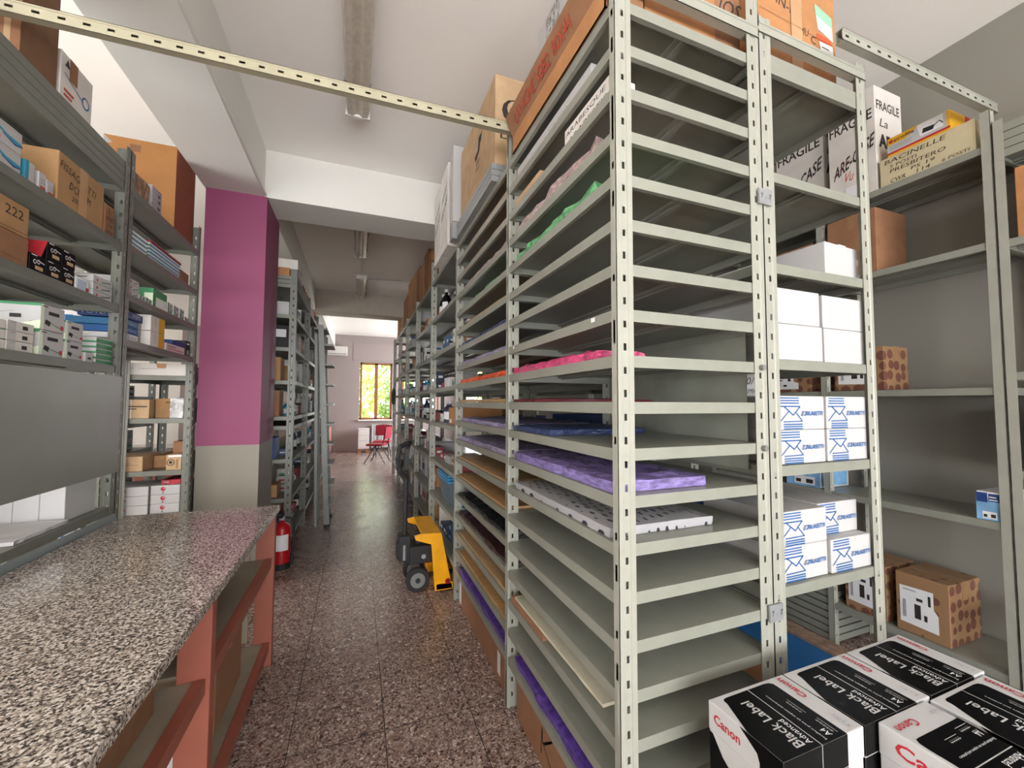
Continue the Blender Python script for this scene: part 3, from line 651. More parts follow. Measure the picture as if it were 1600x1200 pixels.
for i, (x0, x1, z0, z1, n) in enumerate(((1.42, 1.672, 1.6625, 1.796, 'lower left'), (1.69, 1.938, 1.6625, 1.796, 'lower right'), (1.42, 1.66, 1.797, 1.928, 'upper left'), (1.685, 1.938, 1.797, 1.926, 'upper right'))):
    carton('plain white carton, %s of the four above the envelope cartons' % n, x0, 1.015+.004*(i % 2), z0, x1, 1.5, z1, WHT, None, None, group='plain white cartons', flap=False)
carton('plain white carton standing alone above the four white ones', 1.70, 1.03, 2.0125, 1.94, 1.62, 2.147, WHT, None, ('y', OFFW), rot=.06, flap=False)
carton('grey carton with 57/60/12 written on it, between the white cartons', 1.42, 1.25, 1.5315, 1.69, 1.65, 1.635, GRYC, {'-y': [('t', '57/60/12', .1, .5, .3, INK, .75, .3), ('t', 'TERMICI', .3, .15, .18, INK, .45, .3)]}, None)
carton('orange cardboard box with handwriting and green label on top of the carton rack', 1.425, 1.06, 2.8025, 1.895, 1.52, 3.28, ORG,
       {'-y': [('t', 'NTIN-D', .05, .66, .09, INK, .42, .2, 0, -.18), ('t', 'MU', .52, .46, .07, INK, .1, .2), ('t', 'C', .66, .42, .07, INK), ('p', [(.72, .78), (.95, .72), (.96, .52), (.76, .58)], LAB), ('p', [(.72, .80), (.95, .74), (.955, .64), (.73, .70)], mat('mint_label', '8fc7a4', .5)), ('p', [(.74, .54), (.93, .52), (.94, .47), (.74, .48)], mat('orange_label', 'd2512c', .5)),
               ('p', [(.77, .47), (.95, .47), (.97, .32), (.80, .30)], LAB), ('r', .81, .33, .93, .37, INK), ('r', .80, .42, .90, .43, INK), ('r', .40, .02, .54, .98, TAPEL), ('l', [(.02, .52), (.95, .48)], .004, DRK)], '-x': [('r', .2, .2, .8, .8, BRN)]}, ('y', TAPEL))
carton('orange cardboard box marked JOS on top of the nearest sheet rack', .88, 1.06, 2.767, 1.325, 1.45, 3.15, ORG, {'-y': [('r', .72, 0, 1, 1, BRN), ('t', 'JOS', .72, .42, .22, INK, .26, .3)]}, ('y', TAPE))
# long flat carton with its flap up, along the aisle edge
r = empty('long_carton', (.80, 1.465, 2.767)); tag(r, 'long open brown carton with red marker LAVAGNE text on top aisle edge', 'box')
MB().box(-.085, -.42, 0, .07, .40, .004, BRN).box(-.085, -.42, 0, -.081, .40, .085, ORG).box(.066, -.42, 0, .07, .40, .085, BRN).box(-.085, .396, 0, .07, .40, .085, LGT).box(-.085, -.42, 0, .07, -.416, .085, BRN).build('tray', r)
MB().prism([(-.42, 0), (.40, 0), (.41, .10), (-.44, .10)], (-.085, 0, .085), (0, 1, 0), (-.35, 0, 1), .003, BRN).build('side_flap', r)
MB().prism([(-.42, 0), (.40, 0), (.36, .07), (-.40, .06)], (-.118, 0, .18), (0, 1, 0), (.5, 0, .9), .003, DRK).build('top_flap', r)
f = MB(); o_ = Vector((-.0862, .38, .002))
vs, fs, tw, th = text_mesh('LAVAGNE XBB2  80X44', 0); sc = .55/tw; 
f.add([Vector((-.0882-.35*(.02+b*.05/th)-.002, .32-a*sc, .085+.02+b*.05/th)) for a, b in vs], fs, REDM); f.build('marker_text', r)
sp = empty('white_panel', (.887, 1.70, 2.767)); tag(sp, 'white board with grey printed pattern standing on the nearest rack top', 'board')
b = MB().box(-.21, -.006, 0, .21, .006, .74, WHT); prints([('r', .22, .02, .58, .98, mat('dotted_print', 'a3a19f', .6, 0, .9, 60))], '-y', .42, .012, .74, b); b.build('board', sp); sp.rotation_euler = (0, 0, -H)

# ---------------------------------------------------------------- sheets and packs on the two close-shelved racks
PK = wrapm('pink_wrap', 'c24a74', .5); PUR = wrapm('purple_wrap', '7f70a6', .5); PURD = wrapm('deep_purple_wrap', '5b3f92', .4); CLR = wrapm('clear_wrap_rose', 'a58f8e', .5); GRW = wrapm('green_wrap', '5c9a68', .5)
ORW = wrapm('orange_wrap', 'd4562e'); BLW = wrapm('blue_wrap', '2f3a60', .4); LILW = wrapm('lilac_grey_wrap', '8f86a8', .5); MAR = mat('maroon_sheet', '5c1f28', .5); CRM = mat('cream_gloss_sheet', 'c9c3ad', .16, 0, .05, 3)
KW = mat('brown_paper_sheet', 'a98a63', .6, 0, .12, 8)
def zz(k): return LV[k]+.001
A0 = 'nearest sheet rack'; A1 = 'second sheet rack'
carton('long white carton in the top slot of the nearest sheet rack', .755, 1.19, zz(1), .93, 1.90, zz(1)+.088, WHT, {'-x': [('t', '* 2.7.500', .45, .5, .16, GRYC, .3, .2), ('t', 'XBB2', .5, .15, .16, GRYC, .2, .2)], '-y': [('r', .1, .1, .9, .9, KW)]}, None, flap=False)
carton('cream paper parcel with handwriting, second slot of the nearest sheet rack', .745, 1.07, zz(2), .85, 1.37, zz(2)+.085, OFFW, {'-x': [('t', 'ARABESQUE', .03, .55, .25, INK, .9, .2), ('t', 'ARABESTIS', .1, .15, .25, INK, .85, .2)]}, None, name='paper_parcel', cat='parcel')
carton('torn small kraft carton at far end of second slot, nearest sheet rack', .745, 1.60, zz(2), .93, 1.90, zz(2)+.06, LGT, {'-x': [('r', .1, .1, .8, .5, DRK)]}, None)
slab('plastic_sleeves', .735, 1.12, zz(3), 1.20, 1.88, .055, CLR, 'clear plastic sleeves with rose tinted sheets in the nearest sheet rack', 'sleeves', wav=.012)
slab('plastic_sleeves', .735, 1.14, zz(4), 1.20, 1.84, .045, GRW, 'bright green tissue in clear sleeves, nearest sheet rack', 'sleeves', wav=.012)
slab('paper_pack', .735, 1.12, zz(8), .92, 1.88, .035, PK, 'pink crinkled wrapped pack on the nearest sheet rack', 'paper pack', wav=.008)
slab('paper_sheet', .745, 1.03, zz(7)-.0, 1.30, 1.88, .006, MAR, 'thin maroon sheet on the shelf above the pink pack', 'paper', wav=.001)
slab('paper_pack', .74, 1.42, zz(9), 1.20, 1.90, .014, MAR, 'thin maroon-brown sheets just above the dark blue pack, nearest sheet rack', 'paper', wav=.004)
slab('paper_pack', .74, 1.50, zz(10), 1.22, 1.90, .028, BLW, 'dark blue crinkled pack in the nearest sheet rack', 'paper pack', wav=.006)
slab('paper_pack', .735, 1.05, zz(11), 1.10, 1.88, .042, PUR, 'thick lilac wrapped pack on the nearest sheet rack', 'paper pack', wav=.005)
slab('paper_pack', .735, 1.07, zz(12), 1.15, 1.86, .036, PATW, 'white wrapped pack with small dark bow marks on the nearest sheet rack', 'paper pack', wav=.003)
slab('cream_sheet', .732, 1.11, zz(16)+.03, 1.16, 1.86, .014, CRM, 'large glossy cream sheet resting over a tray, low in the nearest rack', 'board', wav=.001)
r = empty('cardboard_tray', (.80, 1.72, zz(16)-.0)); tag(r, 'small open cardboard tray with wrapped goods under the cream sheet', 'tray')
MB().box(-.07, -.18, 0, .07, .18, .003, BRN).box(-.07, -.18, .003, -.066, .18, .028, BRN).box(.066, -.18, .003, .07, .18, .028, BRN).box(-.066, -.18, .003, .066, -.176, .028, BRN).box(-.066, .176, .003, .066, .18, .028, BRN).build('tray_body', r)
slab('wrapped_goods', .742, 1.56, zz(16)+.004, .858, 1.88, .018, glassy('clear_goods', 'c7a3a0', .9), 'clear wrapped goods with red marks in the small cardboard tray', 'goods', wav=.004)
slab('tissue_pack', .735, 1.15, zz(18), 1.22, 1.86, .045, PURD, 'deep purple tissue pack on the lowest slots of the nearest rack', 'paper pack', wav=.006)
carton('wide brown carton with black marker stroke on the floor under nearest sheet rack', .745, 1.08, 0.0, 1.22, 1.86, .195, BRN, {'-x': [('l', [(.35, .25), (.36, .8), (.37, .5), (.48, .85), (.38, .5), (.5, .2)], .04, INK)]}, None, flap=False)
carton('flat brown carton in the highest slot below the kraft carton, second sheet rack', .75, 2.0, zz(1), 1.2, 2.8, zz(1)+.05, ORG, {'-x': [('r', .05, .1, .3, .5, CLR)], '-y': [('r', .0, .0, .2, 1, LGT)]}, None, flap=False)
for k, m_, h_, lab_, y1_ in ((2, ORG, .022, 'orange-brown flat boards', 2.95), (3, CLR, .03, 'rose wrapped sheets', 2.9), (4, GRW, .02, 'dark green sheets', 3.0), (5, KW, .02, 'tan paper sheets', 3.05), (6, BLW, .03, 'navy sheets in clear wrap', 3.0), (7, LILW, .024, 'grey-lilac wrapped sheets', 3.0), (8, ORW, .035, 'orange-red wrapped pack', 3.0), (9, KW, .02, 'brown sheets with taped edge', 3.02), (10, LILW, .03, 'dark lilac lacy pack', 2.98),
                       (11, LILW, .035, 'lilac lacy paper pack', 3.02), (12, KW, .014, 'tan cardboard sheets', 3.05), (13, PLY, .016, 'two offset tan boards', 3.05), (14, PATB, .03, 'black patterned pack', 3.02), (15, PATR, .03, 'dark maroon patterned pack', 3.02), (16, KW, .02, 'tan boards with an inked mark', 3.0), (17, PLY, .02, 'plain light brown boards', 3.0), (18, PURD, .04, 'purple wrapped tissue', 3.0)):
    slab('paper_pack', .735, 1.99, zz(k), 1.25, y1_, h_, m_, '%s on shelf %s of the second sheet rack' % (lab_, ['one', 'two', 'three', 'four', 'five', 'six', 'seven', 'eight', 'nine', 'ten', 'eleven', 'twelve', 'thirteen', 'fourteen', 'fifteen', 'sixteen', 'seventeen', 'eighteen', 'nineteen', 'twenty'][k]), 'paper pack', wav=.003 if m_ in (KW, PLY, ORG) else .007)
carton('long brown carton on the floor under the second sheet rack', .745, 2.05, 0, 1.2, 3.02, .195, BRN, {'-x': [('r', .0, .1, .06, .9, LAB), ('r', .9, .2, .95, .8, LAB)]}, None)
# on top of the second rack
pn = empty('panel_stack', (1.0, 2.52, 2.767)); tag(pn, 'stack of spare grey shelf panels under the big kraft carton', 'panels')
for k in range(3): MB().box(-.31, -.385, k*.036, .30, .47, k*.036+.033, GALV).build('panel', pn)
carton('tall kraft carton with black swirl logo standing on top of the second rack', .715, 2.15, 2.876, 1.25, 2.96, 3.42, LGT,
       {'-x': [('l', [(.62, .95), (.62, .72)], .008, INK), ('p', [(.58, .68), (.66, .68), (.60, .50), (.50, .44), (.47, .52), (.56, .54)], INK), ('l', [(.68, .70), (.64, .58)], .02, INK), ('t', 'PP', .52, .36, .05, INK, .1), ('t', 'Plast', .50, .30, .04, INK, .12)],
        '-y': [('c', .22, .62, .14, INK), ('c', .24, .65, .10, LGT), ('c', .23, .62, .065, INK), ('t', 'DISTRIB', .06, .30, .09, INK, .7), ('r', .2, .02, .5, .15, LAB)]}, None, flap=False)
carton('small crumpled brown carton on top of the second rack', .87, 1.97, 2.767, 1.1, 2.12, 3.2, DRK, None, None, flap=False)
carton('tall white framed carton standing behind the kraft carton', .66, 3.0, 2.90, 1.2, 3.10, 3.50, WHT, {'-x': [('l', [(.1, .02), (.1, .98)], .004, GRYC)]}, None, flap=False)
pn = empty('panel_stack', (.95, 3.06, 2.767)); tag(pn, 'short pile of grey panels under the white framed carton', 'panels')
MB().box(-.29, -.05, 0, .25, .04, .132, GALV).build('panel', pn)
FR_L = [('t', 'FRAGILE', .1, .80, .09, INK, .75, 0, .01), ('t', 'La', .18, .62, .08, INK, .3, .3), ('t', 'ARE-CASE', .1, .42, .1, INK, .8, 0, .02)]
for i, (y0, y1, t) in enumerate(((3.17, 3.46, 3.46), (3.47, 3.76, 3.42))):
    carton('tall white carton with black FRAGILE print on the rack top, %s' % ('nearer one' if i == 0 else 'next to the cross beam'), .655, y0, 2.772, 1.2, y1, t, OFFW, {'-x': [('t', 'FRAGILE', .15, .62, .06, INK, .7, .2, .01, .4), ('t', 'ARE-CASE', .1, .40, .07, INK, .8, .1, .02, .5), ('l', [(.1, .1), (.9, .2)], .006, REDM)], '-y': FR_L}, None, flap=False)
for i, (x0, y0, y1, t, m_) in enumerate(((.785, 3.84, 4.22, 3.14, OFFW), (.785, 4.31, 4.68, 3.16, BRN), (.785, 4.70, 4.90, 3.30, ORG), (.785, 4.93, 5.25, 3.40, BRN), (.785, 5.3, 5.62, 3.35, ORG), (.785, 5.66, 6.0, 3.42, BRN), (.785, 6.05, 6.5, 3.46, TAN), (.785, 6.55, 7.0, 3.50, ORG), (.785, 7.1, 7.7, 3.38, BRN), (.785, 7.78, 8.15, 3.15, LGT), (.785, 8.7, 8.93, 3.3, TAN))):
    w_ = ['first', 'second', 'third', 'fourth', 'fifth', 'sixth', 'seventh', 'eighth', 'ninth', 'tenth', 'last'][i]
    carton('%s carton, %s of the cartons standing along the right rack tops past the beam' % ({'off_white_card': 'white', 'kraft_card_brown': 'brown', 'kraft_card_orange': 'orange-brown', 'kraft_card_tan': 'tan', 'kraft_card_light': 'light kraft'}[m_.name], w_), x0, y0, 2.772, 1.2, y1, t, m_, {'-x': [('r', .3, .0, .45, .3, LGT)]}, None, flap=False)

# ---------------------------------------------------------------- inner row cartons (seen through the racks)
ORD = ['top', 'second', 'third', 'fourth', 'fifth', 'sixth', 'seventh', 'lowest']
rr = random.Random(3)
for bi, (ya, yb, lv, nm) in enumerate(((1.93, 3.10, [2.8, 2.4, 2.0, 1.62, 1.2, .8, .4], 'second inner rack'), (3.10, 4.27, [2.8, 2.4, 2.0, 1.62, 1.2, .8, .4], 'third inner rack'), (4.27, 5.44, [2.8, 2.4, 2.0, 1.62, 1.2, .8, .4], 'fourth inner rack'))):
    for k, z in enumerate(lv[1:]):
        y = ya+.07
        while y < yb-.35:
            d_ = rr.uniform(.22, .42); h_ = rr.uniform(.12, .27); m_ = rr.choice([TAN, BRN, ORG, WHT, GRYC, BLUD, DRK]); x0 = XS0+rr.uniform(.07, .12)
            if rr.random() < .8:
                nm_ = {'white_card': 'white', 'grey_card': 'grey', 'dark_blue': 'dark blue', 'kraft_card_tan': 'tan', 'kraft_card_brown': 'brown', 'kraft_card_orange': 'orange', 'kraft_card_dark': 'dark brown'}[m_.name]
                side = 'near end' if y < ya+.4 else ('far end' if y > yb-.6 else 'middle')
                carton('%s carton on the %s shelf of the %s, %s' % (nm_, ORD[k+1], nm, side), x0, y, z+.001, x0+.45, min(y+d_, yb-.08), z+h_, m_, {'-x': [('r', .1, .2, .4, .5, LAB), ('r', .12, .3, .35, .33, INK)]} if rr.random() < .6 else None, None, group='cartons in the inner rack row', flap=False)
            y += d_+.02
for z, x1_, m_, n_ in ((.1225, 1.8, BRN, 'brown carton at the bottom of the inner carton rack'), (2.3525, 1.9, None, '')):
    if m_: carton(n_, 1.42, 1.35, z, x1_, 1.85, z+.25, m_, None, ('y', TAPE))
carton('orange carton on the white carton shelf, seen through the sheet shelves', 1.42, 1.55, 2.0125, 1.66, 1.88, 2.12, ORG, None, None, flap=False)
slab('cardboard_sheet', 1.42, 1.72, 1.663, 1.9, 1.9, .012, ORG, 'flat cardboard sheet behind the white cartons', 'board', wav=.002)
# ---------------------------------------------------------------- wall rack goods
def fragile(label, x0, y0, x1, y1, z1):
    carton(label, x0, y0, 2.757, x1, y1, z1, OFFW, {'-x': [('t', 'FRAGILE', .04, .70, .10, INK, .9, 0, .015, .0), ('t', 'ARE-CASE', .1, .25, .13, INK, .85, .1, .02, .55), ('l', [(.1, .30), (.5, .42)], .004, REDM), ('t', 'Vu', .3, .2, .09, REDM, .2, .3), ('r', .35, .02, .75, .14, LAB)], '-y': [('t', 'FRAGILE', .06, .78, .09, INK, .85, 0, .015), ('t', 'La', .15, .62, .08, INK, .3, .3), ('t', 'ARE', .1, .42, .13, INK, .7, 0, .05)]}, None, flap=False, group='white fragile cartons on the right wall racks')
fragile('white FRAGILE carton beside the handwritten parcel on the wall rack, the tallest', 2.83, 1.39, 3.10, 1.645, 3.40)
fragile('white FRAGILE carton on the farther wall rack, middle of three', 2.87, 1.70, 3.12, 2.02, 3.44)
fragile('white FRAGILE carton on the farther wall rack, farthest of three', 2.83, 2.06, 3.10, 2.5, 3.3)
carton('cream paper parcel with BACINELLE handwriting on the wall rack top', 2.825, .985, 2.757, 3.12, 1.375, 2.918, mat('cream_paper', 'c4b896', .7, 0, .08, 6), {'-x': [('t', 'BACINELLE', .06, .76, .15, INK, .66, .2), ('t', '5 POSTI', .12, .58, .11, INK, .3, .2), ('t', 'PRESBITERO', .12, .40, .13, INK, .6, .2), ('t', 'PS 19', .36, .22, .11, INK, .25, .2), ('t', 'CWR', .12, .04, .14, INK, .18, .2), ('t', '114', .42, .05, .12, INK, .14, .2), ('t', '6 POSTI', .68, .05, .10, INK, .26, .2)]}, None, name='paper_parcel', cat='parcel')
carton('yellow and red product carton lying on the cream handwritten parcel', 2.835, 1.075, 2.920, 3.08, 1.34, 3.03, YEL, {'-x': [('p', [(0, .18), (.95, .18), (.95, .98), (.55, .98), (.30, .62), (0, .62)], WHT), ('r', 0, .12, 1, .22, RED), ('p', [(.5, .95), (.9, .95), (.9, .35), (.55, .35)], LAB), ('p', [(.58, .45), (.75, .42), (.78, .62), (.6, .68)], BLKM), ('l', [(.75, .55), (.85, .7), (.9, .5)], .04, BLKM), ('c', .07, .78, .09, RED), ('t', 'profile', .13, .68, .2, INK, .33, 0, .01), ('r', .04, .5, .42, .53, GRYC), ('r', .04, .42, .4, .45, GRYC), ('r', .04, .34, .42, .37, GRYC)], '-y': [('r', .6, 0, .8, 1, RED)]}, None, flap=False)
carton('plain brown carton on the second shelf of the wall rack', 2.815, 1.40, 2.282, 3.12, 1.66, 2.66, BRN, {'-x': [('r', .45, .78, .6, 1, TAPE)]}, None)
bb = carton('brown carton behind the plain one on the farther wall rack', 2.83, 1.76, 2.282, 3.12, 2.15, 2.58, BRN, {'-x': [('t', '<>', .4, .3, .1, INK), ('r', .3, .8, .5, 1, TAPE)]}, ('x', TAPE))
for lab_, a in (('flower-printed brown carton standing on the third shelf of the wall rack', (2.84, 1.40, 1.584, 3.08, 1.66, 1.84)), ('flower-printed carton with shipping label, front one on the bottom wall shelf', (2.835, 1.165, .262, 3.14, 1.385, .575)), ('flower-printed carton with shipping label, rear one on the wall racks low down', (2.84, 1.74, .622, 3.1, 2.06, .90)), ('flower-printed carton lying on the third shelf of the farther wall rack', (2.83, 1.8, 1.584, 3.1, 2.2, 1.72)), ('flower-printed carton partly hidden behind the post on the bottom shelf', (2.84, 1.43, .262, 3.12, 1.64, .57))):
    x0, y0, z0, x1, y1, z1 = a
    carton(lab_, x0, y0, z0, x1, y1, z1, DOTS, {'-x': [('p', [(.08, .95-.17), (.72, .80), (.72, .52), (.80, .44), (.80, .14), (.08, .16)], LAB), ('r', .36, .28, .48, .52, INK), ('r', .40, .58, .52, .63, INK), ('r', .62, .55, .67, .72, INK), ('r', .54, .28, .60, .38, INK), ('r', .14, .25, .2, .55, GRYC), ('r', .15, .72, .4, .74, GRYC)]}, ('y', TAPE), group='flower-printed cartons', flap=False)
SKY1 = mat('sky_print', '7fb0da', .5, 0, .35, 9)
for lab_, a in (('small blue and sky-printed carton at the near end of the fourth wall shelf', (2.82, .965, .952, 3.08, 1.045, 1.085)), ('blue sky-printed carton on the farther wall rack behind the end posts', (2.83, 1.76, .952, 3.12, 1.98, 1.17))):
    carton(lab_, *a, LAB, {'-x': [('r', 0, 0, 1, .78, SKY1), ('r', .02, .62, .48, .96, BLUD), ('r', .52, .66, .98, .94, BLUD), ('r', .55, .70, .9, .74, LAB), ('r', .55, .80, .85, .84, LAB), ('r', .25, .06, .85, .30, LAB), ('r', .3, .10, .45, .20, INK), ('r', .6, .10, .8, .22, INK)], '-y': [('r', .05, .05, .95, .95, SKY1)]}, None, flap=False, group='sky-printed cartons')
carton('orange-brown carton at the right edge on the nearest wall rack', 2.83, .55, 2.272, 3.12, .87, 2.60, ORG, None, None, flap=False)
carton('pale purple-edged carton at the right edge on the nearest wall rack', 2.83, .60, 1.202, 3.1, .875, 1.50, mat('pale_purple_card', 'b5a8b5', .6), {'-x': [('r', 0, .1, .3, .9, PUR), ('r', .4, .3, .9, .4, GRYC)]}, None, flap=False)
tag(MB().box(1.45, 1.25, 0, 2.62, 2.6, .035, mat('blue_plastic', '1f5c94', .4, 0, .1, 8)).box(2.62, 1.25, 0, 2.74, 2.6, .05, mat('rough_cardboard', '8b7361', .9, 0, .35, 20, .6)).build('floor_mat'), 'blue plastic mat with a frayed brown edge on the floor of the right aisle', 'mat')

# ---------------------------------------------------------------- left rack goods (front faces look toward the aisle, +X)
def L(label, y0, y1, z0, h, m, pr=None, xf=-1.19, dep=.34, tape=None, group=None, flap=False, prn=None, name='cardboard_box', cat='box', rot=0):
    p = {}
    if pr: p['+x'] = pr
    if prn: p['-y'] = prn
    return carton(label, xf-dep, y0, z0+.001, xf, y1, z0+.001+h, m, p or None, tape, name, cat, group, rot, flap=flap)
T = 2.77
L('big brown carton with shiny tape on top of the left rack, cut by frame edge', 1.99, 2.185, T, .42, DRK, [('l', [(.1, .5), (.9, .4)], .004, INK)], prn=[('r', .0, 0, 1, 1, BRN), ('r', .70, 0, .78, 1, TAPEL), ('r', .9, 0, .94, 1, LGT)], dep=.45)
L('grey-white printed carton with blue emblem on top of the left rack', 2.205, 2.42, T, .215, OFFW, [('r', .25, .55, .5, 1, BRN), ('c', .78, .42, .13, BLUE), ('c', .78, .42, .09, OFFW), ('l', [(.1, .6), (.7, .4)], .02, BLUD), ('r', .1, .15, .35, .2, REDM), ('r', .1, .25, .4, .3, REDM), ('p', [(.1, .75), (.25, .75), (.18, .92)], BLKM)], dep=.3)
WV = [('p', [(0, .70), (.3, .72), (.6, .55), (1, .5), (1, .38), (.8, .30), (.55, .45), (.3, .6), (0, .58)], TEAL), ('p', [(.5, .48), (.8, .34), (1, .42), (1, .36), (.8, .26), (.45, .46)], BLUD), ('r', .12, .12, .42, .3, mat('pink_print', 'd0617c', .5)), ('r', 0, .86, 1, .88, GRYC)]
z = 2.333
for k in (0, 1): L('white box with teal and blue wave print, %s of two, left rack' % ('lower' if k == 0 else 'upper'), 1.86, 2.03, z+k*.082, .081, WHT, WV, group='white boxes with wave print', dep=.2)
L('small white box with teal edge stripe beside the wave boxes', 2.05, 2.10, z, .085, WHT, [('r', .0, 0, .35, 1, TEAL)], dep=.16, prn=[('r', .8, 0, 1, 1, TEAL), ('l', [(.1, .5), (.6, .5)], .02, GRYC)])
L('small yellow topped box behind the teal striped one', 2.06, 2.15, z, .10, YEL, None, xf=-1.36, dep=.1)
for k, y in enumerate((2.12, 2.165)): L('small white box with grey text lines, %s of two before the brown carton' % ('first' if k == 0 else 'second'), y, y+.04, z, .078-.01*k, WHT, [('r', .2, .6, .8, .66, GRYC), ('r', .2, .45, .8, .5, GRYC), ('r', .2, .08, .9, .3, REDM)], dep=.14, group='small white boxes with grey text')
L('brown carton with handwritten FISSAGGETTI in black marker, left rack', 2.225, 2.55, z, .225, TAN, [('t', 'FISSAGGETTI', .03, .72, .14, INK, .75, .2, 0, -.12), ('t', 'DCM LIM', .22, .42, .15, INK, .45, .2, 0, -.1), ('t', '200 PZ', .28, .22, .10, INK, .3, .2), ('r', .42, 0, .60, 1, TAPEL)], dep=.38, tape=('y', TAPE))
L('small reddish carton with marker writing at the end of that shelf, left rack', 2.565, 2.65, z, .16, BRN, [('t', '5', .3, .72, .16, INK), ('t', 'ANES', .1, .48, .16, INK, .8, .2), ('t', 'TW', .2, .28, .13, INK, .6, .2), ('t', 'BON', .2, .08, .13, INK, .6, .2)], dep=.3)
z = 2.004
L('crumpled brown carton, lower one of the pair at the left edge', 1.80, 2.09, z, .115, BRN, [('l', [(.1, .3), (.9, .2)], .01, INK)], dep=.34)
L('crumpled brown carton with faded print, upper one of the pair at the left edge', 1.80, 2.085, z+.117, .115, TAN, [('r', .2, .5, .38, .8, DRK), ('t', '222', .6, .5, .3, INK, .3), ('l', [(.0, .05), (1, .1)], .03, DRK)], dep=.34)
SCI = [('c', .3, .6, .12, LAB), ('c', .3, .6, .08, BLK), ('c', .52, .64, .12, LAB), ('c', .52, .64, .08, BLK), ('l', [(.5, .7), (.9, .62)], .05, LAB), ('r', .3, .2, .8, .4, LGT), ('r', .05, .9, .4, .94, LAB)]
for k, (y, q, m_) in enumerate(((2.10, 0, BLK), (2.19, 0, BLK), (2.28, 0, BLK), (2.19, .075, BLK), (2.28, .075, BLK))):
    L('black box with scissors drawing on the left rack, %s' % (['nearest, bottom row', 'second, bottom row', 'third, bottom row', 'red-sided one, top row', 'farthest, top row'][k]), y, y+.085, z+q, .074, m_, SCI, dep=.17, prn=[('p', [(0, .1), (.9, .1), (1, 1), (0, 1)], RED), ('c', .6, .5, .15, WHT)] if k in (3,) else None, group='black boxes with scissors print')
L('white box with pale blue panel beside the black scissors boxes', 2.375, 2.47, z, .062, LAB, [('r', .1, .1, .8, .85, mat('pale_blue_print', 'b5c3d6', .5)), ('c', .85, .25, .18, RED)], dep=.2)
GW = [('r', 0, .75, .3, 1, LGRN), ('r', .35, .35, .8, .6, INK), ('c', .1, .25, .16, RED)]
for k in range(3): L('small white and green box, %s of three beside the post' % ['bottom', 'middle', 'top'][k], 2.50, 2.66, z+k*.036, .035, WHT, [('c', .2, .4, .2, REDM), ('l', [(.4, .3), (.9, .7)], .1, BLKM)], dep=.22, prn=[('r', 0, 0, .3, 1, LGRN), ('l', [(.4, .3), (.9, .6)], .1, BLKM)], group='small white green boxes')
z = 1.686
GP = [('r', 0, 0, .12, 1, LGRN), ('r', .30, .62, .75, .76, BLKM), ('p', [(.15, .25), (.35, .15), (.4, .35), (.2, .42)], INK), ('l', [(.38, .3), (.9, .15)], .03, GRN), ('c', .88, .2, .1, RED), ('r', .05, .9, .25, .94, INK)]
GE = [('p', [(0, .9), (1, .9), (1, 1), (0, 1)], GRN), ('p', [(.1, .45), (.5, .75), (.52, .7), (.15, .4)], BLKM), ('l', [(.3, .5), (.7, .65)], .03, GRYC), ('r', .65, .4, .78, .55, BLKM), ('c', .9, .2, .1, RED), ('p', [(.5, 0), (1, 0), (1, .35)], LGRN)]
for k in range(3): L('flat pale box with dark emblem, %s of the near stack of three' % ['bottom', 'middle', 'top'][k], 2.005, 2.135, z+k*.037, .036, OFFW, [('r', .55, .25, .75, .65, BLKM), ('r', 0, 0, .3, 1, WHT), ('r', .1, .8, .3, .88, GRYC)], xf=-1.185, dep=.2, group='flat pale boxes with emblem')
for k in range(3): L('flat pale box at the left frame edge, %s of its stack' % ['bottom', 'middle', 'top'][k], 1.84, 2.0, z+k*.036, .035, OFFW, [('r', 0, 0, 1, .08, GRN)], xf=-1.185, dep=.2, group='flat pale boxes at the edge')
for k, (y, q, w_) in enumerate(((2.175, 0, .14), (2.175, .105, .14), (2.325, 0, .12), (2.325, .085, .12))):
    L('pale green cardboard box with flash drive print, %s' % ['near stack, lower', 'near stack, upper', 'far stack, lower', 'far stack, upper'][k], y, y+w_, z+q, .103 if k < 2 else .083, WHT, GP, dep=.26 if k < 2 else .12, prn=GE, group='pale green boxes with small device print')
for k in range(5): L('thin white and green striped box, number %s from the bottom, by the post' % ['one', 'two', 'three', 'four', 'five'][k], 2.55, 2.685, z+k*.026, .025, WHT, [('r', .0, .05, 1, .75, GRN)], dep=.18, prn=[('r', 0, 0, 1, .3, GRN), ('c', .3, .65, .15, INK), ('c', .6, .65, .15, INK)], group='thin green striped boxes')
L('small white box in front of the striped green stack', 2.47, 2.53, z, .045, WHT, [('r', .3, .3, .7, .5, BLKM)], dep=.1)
z = .96
L('dark brown carton with paper label on the shelf below the steel sheet', 1.72, 2.40, z, .19, DRK, [('r', .1, .2, .4, .6, BRN)], xf=-1.485, dep=.08)
for k, x in enumerate((-1.47, -1.384, -1.298)): carton('plain white box file below the steel sheet, %s of three' % ['left', 'middle', 'right'][k], x, 2.43, z+.001, x+.085, 2.66, z+.168, WHT, {'-y': [('r', 0, 0, .02, 1, GRYC)]}, None, group='plain white box files', flap=False)
slab('paper_stack', -1.47, 2.10, z+.001, -1.19, 2.42, .018, WHT, 'loose stack of white paper on the shelf below the steel sheet', 'paper', wav=.003)
